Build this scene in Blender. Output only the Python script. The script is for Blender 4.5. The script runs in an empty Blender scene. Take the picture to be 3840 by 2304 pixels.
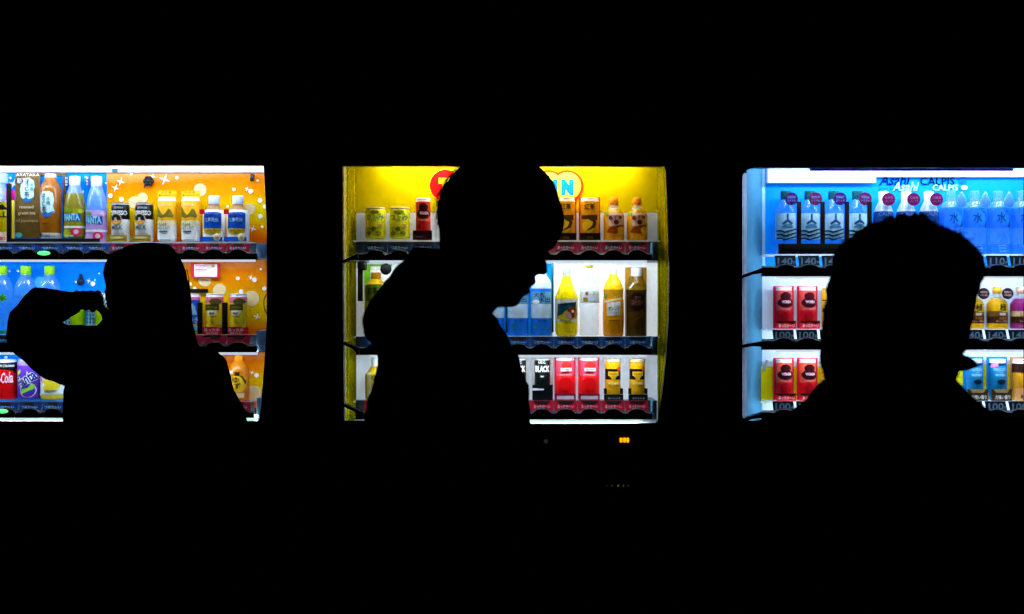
import bpy, bmesh, math, random
from mathutils import Vector, Matrix

random.seed(7)
scene = bpy.context.scene
COL = scene.collection

# ------------------------------------------------------------------ camera, world, exposure
CAM_D = 4.0            # metres from the lens to the display fronts
Z0 = 1.44              # lens height
K = 0.0008             # metres per photo pixel at the display fronts
cam_data = bpy.data.cameras.new('camera')
cam_data.sensor_width = 36.0
cam_data.lens = 36.0 * CAM_D / (3840 * K)
cam_data.clip_end = 500
cam_data.dof.use_dof = True
cam_data.dof.focus_distance = CAM_D
cam_data.dof.aperture_fstop = 7.0
cam = bpy.data.objects.new('camera', cam_data)
cam.location = (0, -CAM_D, Z0)
cam.rotation_euler = (math.pi / 2, 0, 0)
COL.objects.link(cam)
scene.camera = cam

world = bpy.data.worlds.new('World')
scene.world = world
world.use_nodes = True
wn = world.node_tree
bgn = wn.nodes['Background']
skyn = wn.nodes.new('ShaderNodeTexSky')
skyn.sky_type = 'NISHITA'
skyn.sun_disc = False
skyn.sun_elevation = math.radians(-8)
wn.links.new(skyn.outputs['Color'], bgn.inputs['Color'])
bgn.inputs['Strength'].default_value = 0.0004   # night

scene.view_settings.view_transform = 'Standard'
scene.view_settings.look = 'None'
scene.view_settings.exposure = 0.0
scene.view_settings.gamma = 1.0
scene.cycles.use_denoising = True
scene.cycles.max_bounces = 8
scene.cycles.transparent_max_bounces = 16
scene.cycles.sample_clamp_indirect = 4.0

# ------------------------------------------------------------------ helpers: space
def X(px, y=0.0):
    return (px - 1920) * K * (CAM_D + y) / CAM_D

def Z(py, y=0.0):
    return Z0 - (py - 1152) * K * (CAM_D + y) / CAM_D

def lin(h):
    h = h.lstrip('#')
    out = []
    for i in (0, 2, 4):
        c = int(h[i:i + 2], 16) / 255
        out.append(c / 12.92 if c <= 0.04045 else ((c + 0.055) / 1.055) ** 2.4)
    return (*out, 1.0)

# ------------------------------------------------------------------ helpers: materials
MATS = {}
BACKLIT = 0.45          # share of the posters' own back light
def base_mat(name):
    m = bpy.data.materials.new(name)
    m.use_nodes = True
    nt = m.node_tree
    return m, nt, nt.nodes['Principled BSDF'], nt.nodes['Material Output']

def mottled(nt, col, amt, scale):
    """colour varied by a little procedural noise"""
    tc = nt.nodes.new('ShaderNodeTexCoord')
    nz = nt.nodes.new('ShaderNodeTexNoise')
    nz.inputs['Scale'].default_value = scale
    nz.inputs['Detail'].default_value = 4
    nt.links.new(tc.outputs['Object'], nz.inputs['Vector'])
    mp = nt.nodes.new('ShaderNodeMapRange')
    mp.inputs['To Min'].default_value = 1 - amt
    mp.inputs['To Max'].default_value = 1 + amt
    nt.links.new(nz.outputs['Fac'], mp.inputs['Value'])
    mx = nt.nodes.new('ShaderNodeMix')
    mx.data_type = 'RGBA'
    mx.blend_type = 'MULTIPLY'
    mx.inputs['Factor'].default_value = 1.0
    mx.inputs['A'].default_value = col
    nt.links.new(mp.outputs['Result'], mx.inputs['B'])
    return mx.outputs['Result']

def paint(hexc, rough=0.35, amt=0.12, scale=40.0, spec=0.14, metal=0.0, name=None):
    key = ('p', hexc, rough, metal)
    if key not in MATS:
        m, nt, b, o = base_mat(name or 'print_' + hexc.strip('#'))
        nt.links.new(mottled(nt, lin(hexc), amt, scale), b.inputs['Base Color'])
        b.inputs['Roughness'].default_value = rough
        b.inputs['Metallic'].default_value = metal
        b.inputs['Specular IOR Level'].default_value = spec
        MATS[key] = m
    return MATS[key]

def lit(hexc, k=0.5, rough=0.5):
    """backlit translucent print: takes light and gives some off"""
    key = ('l', hexc, k)
    if key not in MATS:
        m, nt, b, o = base_mat('backlit_' + hexc.strip('#'))
        c = mottled(nt, lin(hexc), 0.08, 14.0)
        nt.links.new(c, b.inputs['Base Color'])
        nt.links.new(c, b.inputs['Emission Color'])
        b.inputs['Emission Strength'].default_value = k * BACKLIT
        b.inputs['Specular IOR Level'].default_value = 0.02
        b.inputs['Roughness'].default_value = rough
        m.cycles.emission_sampling = 'NONE'
        MATS[key] = m
    return MATS[key]

def clear(hexc='#ffffff', body=0.4, rough=0.12, tl=0.55, thru=None):
    """thin clear or tinted plastic; body = how cloudy"""
    key = ('c', hexc, body, tl, thru)
    if key not in MATS:
        m, nt, b, o = base_mat('clear_plastic_' + hexc.strip('#'))
        c = lin(hexc)
        tr = nt.nodes.new('ShaderNodeBsdfTransparent'); tr.inputs['Color'].default_value = lin(thru) if thru else c
        df = nt.nodes.new('ShaderNodeBsdfDiffuse'); df.inputs['Color'].default_value = c
        ts = nt.nodes.new('ShaderNodeBsdfTranslucent'); ts.inputs['Color'].default_value = c
        mx = nt.nodes.new('ShaderNodeMixShader'); mx.inputs['Fac'].default_value = tl
        nt.links.new(df.outputs[0], mx.inputs[1]); nt.links.new(ts.outputs[0], mx.inputs[2])
        m2 = nt.nodes.new('ShaderNodeMixShader'); m2.inputs['Fac'].default_value = body
        nt.links.new(tr.outputs[0], m2.inputs[1]); nt.links.new(mx.outputs[0], m2.inputs[2])
        gl = nt.nodes.new('ShaderNodeBsdfGlossy'); gl.inputs['Roughness'].default_value = max(rough, 0.22)
        lw = nt.nodes.new('ShaderNodeLayerWeight'); lw.inputs['Blend'].default_value = 0.25
        fr = nt.nodes.new('ShaderNodeMath'); fr.operation = 'MULTIPLY_ADD'; fr.inputs[1].default_value = 0.28; fr.inputs[2].default_value = 0.012
        nt.links.new(lw.outputs['Facing'], fr.inputs[0])
        m3 = nt.nodes.new('ShaderNodeMixShader')
        nt.links.new(fr.outputs[0], m3.inputs['Fac'])
        nt.links.new(m2.outputs[0], m3.inputs[1]); nt.links.new(gl.outputs[0], m3.inputs[2])
        nt.links.new(m3.outputs[0], o.inputs['Surface'])
        MATS[key] = m
    return MATS[key]

def glow(hexc, k):
    key = ('g', hexc, k)
    if key not in MATS:
        m, nt, b, o = base_mat('lamp_' + hexc.strip('#'))
        b.inputs['Base Color'].default_value = lin(hexc)
        b.inputs['Emission Color'].default_value = lin(hexc)
        b.inputs['Emission Strength'].default_value = k
        m.cycles.emission_sampling = 'FRONT' if k > 10 else 'NONE'
        MATS[key] = m
    return MATS[key]

def ramp_poster(name, stops, k=0.5, scale=3.0):
    """printed poster whose own colours run from bottom to top, gently clouded"""
    m, nt, b, o = base_mat(name)
    tc = nt.nodes.new('ShaderNodeTexCoord')
    sp = nt.nodes.new('ShaderNodeSeparateXYZ')
    nt.links.new(tc.outputs['Generated'], sp.inputs[0])
    nz = nt.nodes.new('ShaderNodeTexNoise'); nz.inputs['Scale'].default_value = scale
    nt.links.new(tc.outputs['Object'], nz.inputs['Vector'])
    ad = nt.nodes.new('ShaderNodeMath'); ad.operation = 'MULTIPLY_ADD'
    ad.inputs[1].default_value = 0.35
    nt.links.new(nz.outputs['Fac'], ad.inputs[0]); nt.links.new(sp.outputs['Z'], ad.inputs[2])
    sb = nt.nodes.new('ShaderNodeMath'); sb.operation = 'SUBTRACT'; sb.inputs[1].default_value = 0.175
    nt.links.new(ad.outputs[0], sb.inputs[0])
    cr = nt.nodes.new('ShaderNodeValToRGB')
    e = cr.color_ramp.elements
    while len(e) < len(stops):
        e.new(0.5)
    for el, (p, h) in zip(e, stops):
        el.position = p
        el.color = lin(h)
    nt.links.new(sb.outputs[0], cr.inputs[0])
    nt.links.new(cr.outputs['Color'], b.inputs['Base Color'])
    nt.links.new(cr.outputs['Color'], b.inputs['Emission Color'])
    b.inputs['Emission Strength'].default_value = k * BACKLIT
    b.inputs['Specular IOR Level'].default_value = 0.02
    b.inputs['Roughness'].default_value = 0.5
    m.cycles.emission_sampling = 'NONE'
    return m

# ------------------------------------------------------------------ helpers: meshes and objects
def link(o, parent=None):
    COL.objects.link(o)
    if parent is not None:
        o.parent = parent
    return o

def tag(o, label=None, cat=None, group=None, kind=None):
    if label: o['label'] = label
    if cat: o['category'] = cat
    if group: o['group'] = group
    if kind: o['kind'] = kind
    return o

def empty(name, loc):
    o = bpy.data.objects.new(name, None)
    o.empty_display_size = 0.05
    o.location = loc
    return link(o)

def mesh_obj(name, bm, mats, parent=None, smooth=None):
    """bm is in the parent's own space"""
    me = bpy.data.meshes.new(name)
    bm.to_mesh(me)
    bm.free()
    for m in (mats if isinstance(mats, (list, tuple)) else [mats]):
        me.materials.append(m)
    if smooth is not None:
        me.shade_smooth()
        if smooth < 179:
            me.set_sharp_from_angle(angle=math.radians(smooth))
    return link(bpy.data.objects.new(name, me), parent)

def bm_box(bm, x0, x1, y0, y1, z0, z1, mi=0):
    v = [bm.verts.new(p) for p in ((x0, y0, z0), (x1, y0, z0), (x1, y1, z0), (x0, y1, z0),
                                   (x0, y0, z1), (x1, y0, z1), (x1, y1, z1), (x0, y1, z1))]
    for q in ((0, 1, 5, 4), (1, 2, 6, 5), (2, 3, 7, 6), (3, 0, 4, 7), (4, 5, 6, 7), (3, 2, 1, 0)):
        bm.faces.new([v[i] for i in q]).material_index = mi
    return bm

def bm_prism(bm, pts, y0, y1, mi=0):
    """outline pts (x, z) pushed from y0 (front) to y1 (back)"""
    a = [bm.verts.new((x, y0, z)) for x, z in pts]
    b = [bm.verts.new((x, y1, z)) for x, z in pts]
    n = len(pts)
    bm.faces.new(a).material_index = mi
    bm.faces.new(b[::-1]).material_index = mi
    for i in range(n):
        j = (i + 1) % n
        bm.faces.new((a[j], a[i], b[i], b[j])).material_index = mi
    bmesh.ops.recalc_face_normals(bm, faces=bm.faces)
    return bm

def bevel(bm, w, seg=2):
    bmesh.ops.bevel(bm, geom=list(bm.edges), offset=w, segments=seg, affect='EDGES', profile=0.5, clamp_overlap=True)
    return bm

def box_px(name, x0, y0, x1, y1, ya, yb, m, parent=None, org=(0, 0, 0), bv=0.0):
    """box given by its photo rectangle on its front plane ya, running back to yb"""
    bm = bmesh.new()
    bm_box(bm, X(x0, ya) - org[0], X(x1, ya) - org[0], ya - org[1], yb - org[1], Z(y1, ya) - org[2], Z(y0, ya) - org[2])
    if bv:
        bevel(bm, bv)
    return mesh_obj(name, bm, m, parent, 40 if bv else None)

def ellipse(cx, cy, rx, ry, n=20, a0=0.0):
    return [(cx + rx * math.cos(a0 + 2 * math.pi * i / n), cy + ry * math.sin(a0 + 2 * math.pi * i / n)) for i in range(n)]

def star(cx, cy, R, r, n, rot=0.0):
    return [(cx + (R if i % 2 == 0 else r) * math.sin(rot + math.pi * i / n),
             cy + (R if i % 2 == 0 else r) * math.cos(rot + math.pi * i / n)) for i in range(2 * n)]

# ------------------------------------------------------------------ lettering (flat print, laid on the surface)
TXT = {}
def text_geom(s, bold, shear):
    if any(ord(c) > 0x3000 for c in s):
        bold = min(bold, 0.014)
    key = (s, bold, shear)
    if key not in TXT:
        cu = bpy.data.curves.new('lettering', 'FONT')
        cu.body = s
        cu.size = 1.0
        cu.offset = bold
        cu.shear = shear
        cu.resolution_u = 2
        cu.space_line = 0.95
        cu.align_x = 'CENTER'
        o = bpy.data.objects.new('lettering', cu)
        COL.objects.link(o)
        dg = bpy.context.evaluated_depsgraph_get()
        me = bpy.data.meshes.new_from_object(o.evaluated_get(dg))
        vs = [(v.co.x, v.co.y) for v in me.vertices]
        fs = [tuple(p.vertices) for p in me.polygons]
        bpy.data.objects.remove(o)
        bpy.data.curves.remove(cu)
        bpy.data.meshes.remove(me)
        x0 = min(v[0] for v in vs); x1 = max(v[0] for v in vs)
        y0 = min(v[1] for v in vs); y1 = max(v[1] for v in vs)
        TXT[key] = ([((x - x0) / (x1 - x0) - .5, (y - y0) / (y1 - y0) - .5) for x, y in vs], fs)
    return TXT[key]

def print_bm(prints, mats, cuts_x=(), cuts_y=()):
    """flat print shapes in px -> bmesh with x = u, z = v, y = layer number"""
    out = bmesh.new()
    for li, p in enumerate(prints):
        kind = p[0]
        bm = bmesh.new()
        mat = None
        if kind == 't':
            _, s, cx, cy, w, h, mat = p[:7]
            opt = p[7] if len(p) > 7 else {}
            vs, fs = text_geom(s, opt.get('bold', 0.0), opt.get('shear', 0.0))
            a = math.radians(opt.get('rot', 0)); ca, sa = math.cos(a), math.sin(a)
            bv = [bm.verts.new((cx + x * w * ca - y * h * sa, 0, cy + x * w * sa + y * h * ca)) for x, y in vs]
            for f in fs:
                try: bm.faces.new([bv[i] for i in f])
                except ValueError: pass
        else:
            if kind == 'r':
                _, x0, y0, x1, y1, mat = p
                pts = [(x0, y0), (x1, y0), (x1, y1), (x0, y1)]
            elif kind == 'e':
                _, cx, cy, rx, ry, mat = p
                pts = ellipse(cx, cy, rx, ry, 24)
            elif kind == 's':
                _, cx, cy, R, r, n, rot, mat = p
                pts = star(cx, cy, R, r, n, rot)
            elif kind == 'p':
                _, pts, mat = p
            f = bm.faces.new([bm.verts.new((x, 0, y)) for x, y in pts])
            f.normal_update()
            if kind in 'sp':
                bmesh.ops.triangulate(bm, faces=[f], ngon_method='EAR_CLIP')
        for c in cuts_x:
            bmesh.ops.bisect_plane(bm, geom=bm.verts[:] + bm.edges[:] + bm.faces[:], plane_co=(c, 0, 0), plane_no=(1, 0, 0), dist=1e-5)
        for c in cuts_y:
            bmesh.ops.bisect_plane(bm, geom=bm.verts[:] + bm.edges[:] + bm.faces[:], plane_co=(0, 0, c), plane_no=(0, 0, 1), dist=1e-5)
        if mat not in mats:
            mats.append(mat)
        mi = mats.index(mat)
        vm = {v: out.verts.new((v.co.x, li + 1, v.co.z)) for v in bm.verts}
        for f in bm.faces:
            nf = out.faces.new([vm[v] for v in f.verts])
            nf.material_index = mi
        bm.free()
    for f in out.faces:
        f.normal_update()
        if f.normal.y > 0:
            f.normal_flip()
    return out

def flat_print(name, prints, y, parent=None, org=(0, 0, 0), layer=0.0004):
    """print on a flat panel; coordinates are photo px (x, y down)"""
    mats = []
    conv = []
    for p in prints:
        k = p[0]
        if k == 't': conv.append((k, p[1], p[2], -p[3], *p[4:]))
        elif k == 'r': conv.append((k, p[1], -p[4], p[3], -p[2], p[5]))
        elif k == 'e': conv.append((k, p[1], -p[2], *p[3:]))
        elif k == 's': conv.append((k, p[1], -p[2], *p[3:]))
        else: conv.append((k, [(a, -b) for a, b in p[1]], p[2]))
    bm = print_bm(conv, mats)
    for v in bm.verts:
        yy = y - v.co.y * layer
        v.co = (X(v.co.x, yy) - org[0], yy - org[1], Z(-v.co.z, yy) - org[2])
    return mesh_obj(name, bm, mats, parent)

# ------------------------------------------------------------------ products: turned bodies with print laid on
YP = 0.022             # products' axis
PS = K * (CAM_D + YP) / CAM_D
def radius_at(prof, h):
    for (h0, r0), (h1, r1) in zip(prof, prof[1:]):
        if h0 <= h <= h1:
            return r0 + (r1 - r0) * (h - h0) / max(h1 - h0, 1e-6)
    return prof[-1][1] if h > prof[-1][0] else prof[0][1]

def lathe(prof, zones, seg=28, flat=1.0, sq=2.0):
    """prof [(h, r)] in px, zones [(h_upto, mat)] -> bmesh in metres, materials"""
    hs = sorted(set([h for h, _ in prof] + [z for z, _ in zones[:-1] if prof[0][0] < z < prof[-1][0]]))
    mats = []
    bm = bmesh.new()
    rings = []
    for h in hs:
        r = max(radius_at(prof, h), 0.05)
        ring = []
        for i in range(seg):
            a = 2 * math.pi * i / seg
            c, s = math.cos(a), math.sin(a)
            q = (abs(c) ** sq + abs(s) ** sq) ** (-1 / sq)
            ring.append(bm.verts.new((r * q * c * PS, r * q * s * PS * flat, h * PS)))
        rings.append((h, ring))
    for (h0, a), (h1, b) in zip(rings, rings[1:]):
        mid = (h0 + h1) / 2
        m = next((m for z, m in zones if mid <= z), zones[-1][1])
        if m not in mats: mats.append(m)
        mi = mats.index(m)
        for i in range(seg):
            j = (i + 1) % seg
            bm.faces.new((a[i], a[j], b[j], b[i])).material_index = mi
    bm.faces.new(rings[0][1][::-1]).material_index = 0
    bm.faces.new(rings[-1][1]).material_index = len(mats) - 1
    return bm, mats

def product(name, label, cat, cx, base, prof, zones, prints=(), cap=None, lid=None, group=None, sq=2.0, extra=None, yb=YP):
    root = empty(name, (X(cx, yb), yb, Z(base, yb)))
    tag(root, label, cat, group)
    bm, mats = lathe(prof, zones, sq=sq)
    mesh_obj('body', bm, mats, root, 40)
    if cap:
        h0, h1, r, m = cap
        bm, mm = lathe([(h0, r * 0.97), (h0 + 1.5, r), (h1 - 2, r), (h1, r * 0.86)], [(h1, m)], seg=24)
        for v in bm.verts:                                   # fine ribs on the screw cap
            pass
        c = mesh_obj('cap', bm, mm, root, 50)
        bm, mm = lathe([(h0 - 4, r * 0.98), (h0 - 0.8, r * 1.0)], [(h0, m)], seg=24)
        mesh_obj('cap_ring', bm, mm, c, 50)
    if lid:
        h, r, m = lid
        bm, mm = lathe([(h - 1.5, r), (h, r * 1.03), (h + 3.5, r * 1.03), (h + 4.5, r * 0.98), (h + 3, r * 0.93), (h + 2, r * 0.9)], [(h + 9, m)], seg=24)
        mesh_obj('lid', bm, mm, root, 50)
    if prints:
        mats = []
        R = max(r for _, r in prof)
        bm = print_bm(list(prints), mats, [R * f for f in (-.9, -.75, -.55, -.3, 0, .3, .55, .75, .9)], [h for h, _ in prof])
        for v in bm.verts:
            r = radius_at(prof, v.co.z)
            off = 0.35 + 0.35 * v.co.y
            x = max(-r * 0.985, min(r * 0.985, v.co.x))
            if sq > 2.0:
                d = r * max(1 - abs(x / r) ** sq, 0) ** (1 / sq)
            else:
                d = math.sqrt(max(r * r - x * x, 0))
            v.co = (x * PS, -(d + off) * PS, v.co.z * PS)
        mesh_obj('label', bm, mats, root)
    if extra:
        extra(root)
    return root

def card_part(root, name, x0, h0, x1, h1, m, dy=-0.036, th=0.0015, prints=None):
    """a flat printed card fixed to the product, in px from its axis and base"""
    bm = bm_box(bmesh.new(), x0 * PS, x1 * PS, dy, dy + th, h0 * PS, h1 * PS)
    o = mesh_obj(name, bm, m, root)
    if prints:
        mats = []
        bm = print_bm(prints, mats)
        for v in bm.verts:
            v.co = (v.co.x * PS, dy - 0.0003 * v.co.y, v.co.z * PS)
        mesh_obj('print', bm, mats, o)
    return o

# =================================================================== THE SETTING
def ground_mat():
    m, nt, b, o = base_mat('asphalt')
    nt.links.new(mottled(nt, (0.045, 0.045, 0.048, 1), 0.5, 60.0), b.inputs['Base Color'])
    b.inputs['Roughness'].default_value = 0.85
    return m
bm = bmesh.new()
bm.faces.new([bm.verts.new(p) for p in ((-200, -200, 0), (200, -200, 0), (200, 200, 0), (-200, 200, 0))])
tag(mesh_obj('ground', bm, ground_mat()), kind='structure')
bm = bm_box(bmesh.new(), -4.2, 4.2, -0.42, 0.86, 0.004, 0.12)
bevel(bm, 0.01, 1)
tag(mesh_obj('concrete_plinth', bm, paint('#3a3936', 0.9, 0.3, 8.0)), 'low dark concrete plinth under the vending machines', 'plinth')
bm = bm_box(bmesh.new(), -7, 7, 0.90, 1.1, 0.0, 3.6)
tag(mesh_obj('building_wall', bm, paint('#1c1c1e', 0.95, 0.3, 5.0)), 'unlit dark wall behind the vending machines', 'wall')

# =================================================================== VENDING MACHINES
YG = -0.135            # front of the door
YR = -0.085            # front of the shelf rails
YPAN = 0.064           # back panels
TUBE_K = 60.0
BLACK = paint('#050506', 0.7, 0.2, spec=0.12, name='black_plastic')
RAILM = paint('#040507', 0.6, 0.2, spec=0.15, name='rail_plastic')
WHITE_P = lit('#f4f7fb', 0.55)

def machine(name, label, xl, xr, win, body_hex):
    """win: outline of the display window in photo px, clockwise from top left"""
    ctr = (xl + xr) / 2
    org = (ctr, 0.0, 0.12)
    root = empty(name, org)
    tag(root, label, 'vending machine')
    bodym = paint(body_hex, 0.4, 0.1, 6.0, name=name + '_enamel')
    # cabinet box behind the door, open at the window
    bm = bmesh.new()
    bm_box(bm, xl - ctr, xr - ctr, YPAN + 0.012, 0.70, 0.0, 1.83)
    bevel(bm, 0.006, 1)
    mesh_obj('cabinet', bm, bodym, root, 40)
    # door ring: outer rectangle to window outline
    pts = [(X(a, YG) - ctr, Z(b, YG) - 0.12) for a, b in win]
    n = len(pts)
    cx = sum(p[0] for p in pts) / n; cz = sum(p[1] for p in pts) / n
    x0, x1, z0, z1 = xl - ctr + 0.002, xr - ctr - 0.002, 0.03, 1.83
    outer = []
    for px, pz in pts:
        dx, dz = px - cx, pz - cz
        t = min(((x1 - cx) / dx if dx > 0 else (x0 - cx) / dx) if abs(dx) > 1e-9 else 1e9,
                ((z1 - cz) / dz if dz > 0 else (z0 - cz) / dz) if abs(dz) > 1e-9 else 1e9)
        outer.append((cx + dx * t, cz + dz * t))
    bm = bmesh.new()
    A = [bm.verts.new((a, YG, b)) for a, b in pts]
    B = [bm.verts.new((a, YG, b)) for a, b in outer]
    C = [bm.verts.new((a, YG + 0.028, b)) for a, b in pts]
    D = [bm.verts.new((a, YPAN + 0.010, b)) for a, b in outer]
    for i in range(n):
        j = (i + 1) % n
        bm.faces.new((A[i], A[j], B[j], B[i]))
        bm.faces.new((A[j], A[i], C[i], C[j]))
        bm.faces.new((B[i], B[j], D[j], D[i]))
    # fill the outer corners
    cor = [(x0, z0), (x1, z0), (x1, z1), (x0, z1)]
    for c in cor:
        for i in range(n):
            j = (i + 1) % n
            (ax, az), (bx, bz) = outer[i], outer[j]
            if abs(ax - bx) > 1e-6 and abs(az - bz) > 1e-6:
                if min(ax, bx) - 1e-6 <= c[0] <= max(ax, bx) + 1e-6 and min(az, bz) - 1e-6 <= c[1] <= max(az, bz) + 1e-6:
                    v = bm.verts.new((c[0], YG, c[1])); w = bm.verts.new((c[0], YPAN + 0.010, c[1]))
                    bm.faces.new((B[i], B[j], v)); bm.faces.new((B[i], v, w, D[i])); bm.faces.new((v, B[j], D[j], w))
    bmesh.ops.recalc_face_normals(bm, faces=bm.faces)
    mesh_obj('door_frame', bm, bodym, root)
    # glass
    bm = bmesh.new()
    f = bm.faces.new([bm.verts.new((a * 1.0, YG + 0.02, b)) for a, b in pts])
    m, nt, b, o = base_mat('display_glass')
    tr = nt.nodes.new('ShaderNodeBsdfTransparent'); tr.inputs['Color'].default_value = (0.96, 0.975, 0.97, 1)
    gl = nt.nodes.new('ShaderNodeBsdfGlossy'); gl.inputs['Roughness'].default_value = 0.02
    fr = nt.nodes.new('ShaderNodeFresnel'); fr.inputs['IOR'].default_value = 1.45
    mx = nt.nodes.new('ShaderNodeMixShader')
    nt.links.new(fr.outputs[0], mx.inputs[0]); nt.links.new(tr.outputs[0], mx.inputs[1]); nt.links.new(gl.outputs[0], mx.inputs[2])
    nt.links.new(mx.outputs[0], o.inputs['Surface'])
    mesh_obj('glass_pane', bm, m, root)
    # lower door: dispensing flap, coin panel, bill slot, coin return
    def low(nm, x0, z0, w, h, d, mm, bv=0.004):
        b2 = bm_box(bmesh.new(), x0, x0 + w, YG - d, YG - 0.0005, z0, z0 + h)
        bevel(b2, bv, 2)
        return mesh_obj(nm, b2, mm, root, 40)
    fl = low('flap_frame', -0.30, 0.22, 0.60, 0.17, 0.012, BLACK)
    b2 = bm_box(bmesh.new(), -0.27, 0.27, YG - 0.016, YG - 0.0125, 0.245, 0.365)
    mesh_obj('flap', b2, paint('#141416', 0.2), fl)
    cp = low('coin_panel', 0.16, 0.55, 0.30, 0.20, 0.008, BLACK)
    low('coin_slot', 0.33, 0.765, 0.05, 0.028, 0.010, paint('#2a2b2e', 0.3, metal=1.0))
    low('bill_slot', 0.40, 0.47, 0.11, 0.045, 0.014, BLACK)
    low('coin_return', 0.34, 0.26, 0.11, 0.10, 0.010, BLACK)
    low('lock_handle', 0.46, 0.80, 0.035, 0.11, 0.014, paint('#1b1c1e', 0.35, metal=1.0))
    for sx in (-1, 1):
        b2 = bm_box(bmesh.new(), sx * 0.5 - 0.04, sx * 0.5 + 0.04, 0.0, 0.6, -0.0005, -0.0002)
        b2.free()
    return root, org

def back_panel(root, org, x0, y0, x1, y1, m, y=YPAN, name='back_panel'):
    return box_px(name, x0, y0, x1, y1, y, y + 0.006, m, root, org)

def side_wall(root, org, xf, xb, y0, y1, m, yf=YG + 0.03, yb=YPAN, th=0.003):
    bm = bmesh.new()
    a, b = X(xf, yf) - org[0], X(xb, yb) - org[0]
    za0, za1 = Z(y0, yf) - org[2], Z(y1, yf) - org[2]
    zb0, zb1 = Z(y0, yb) - org[2], Z(y1, yb) - org[2]
    s = -th if xb > xf else th
    v = [bm.verts.new(p) for p in ((a, yf, za1), (b, yb, zb1), (b, yb, zb0), (a, yf, za0),
                                   (a + s, yf, za1), (b + s, yb, zb1), (b + s, yb, zb0), (a + s, yf, za0))]
    for q in ((0, 1, 2, 3), (7, 6, 5, 4), (0, 3, 7, 4), (1, 5, 6, 2), (3, 2, 6, 7), (0, 4, 5, 1)):
        bm.faces.new([v[i] for i in q])
    bmesh.ops.recalc_face_normals(bm, faces=bm.faces)
    return mesh_obj('side_wall', bm, m, root)

def tube_lamp(parent, org, x0, x1, py, m, y, r=0.0042, name='light_tube'):
    bm = bmesh.new()
    a, b = X(x0, y) - org[0], X(x1, y) - org[0]
    z = Z(py, y) - org[2]
    n, segs = 8, 48                      # short pieces, so that near parts of the tube light near things cleanly
    rings = []
    for q in range(segs + 1):
        x = a + (b - a) * q / segs
        rings.append([bm.verts.new((x, y + r * math.cos(2 * math.pi * i / n), z + r * math.sin(2 * math.pi * i / n))) for i in range(n)])
    for ra, rb in zip(rings, rings[1:]):
        for i in range(n):
            j = (i + 1) % n
            bm.faces.new((ra[i], ra[j], rb[j], rb[i]))
    bm.faces.new(rings[0][::-1]); bm.faces.new(rings[-1])
    bmesh.ops.recalc_face_normals(bm, faces=bm.faces)
    return mesh_obj(name, bm, m, parent, 60)

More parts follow.
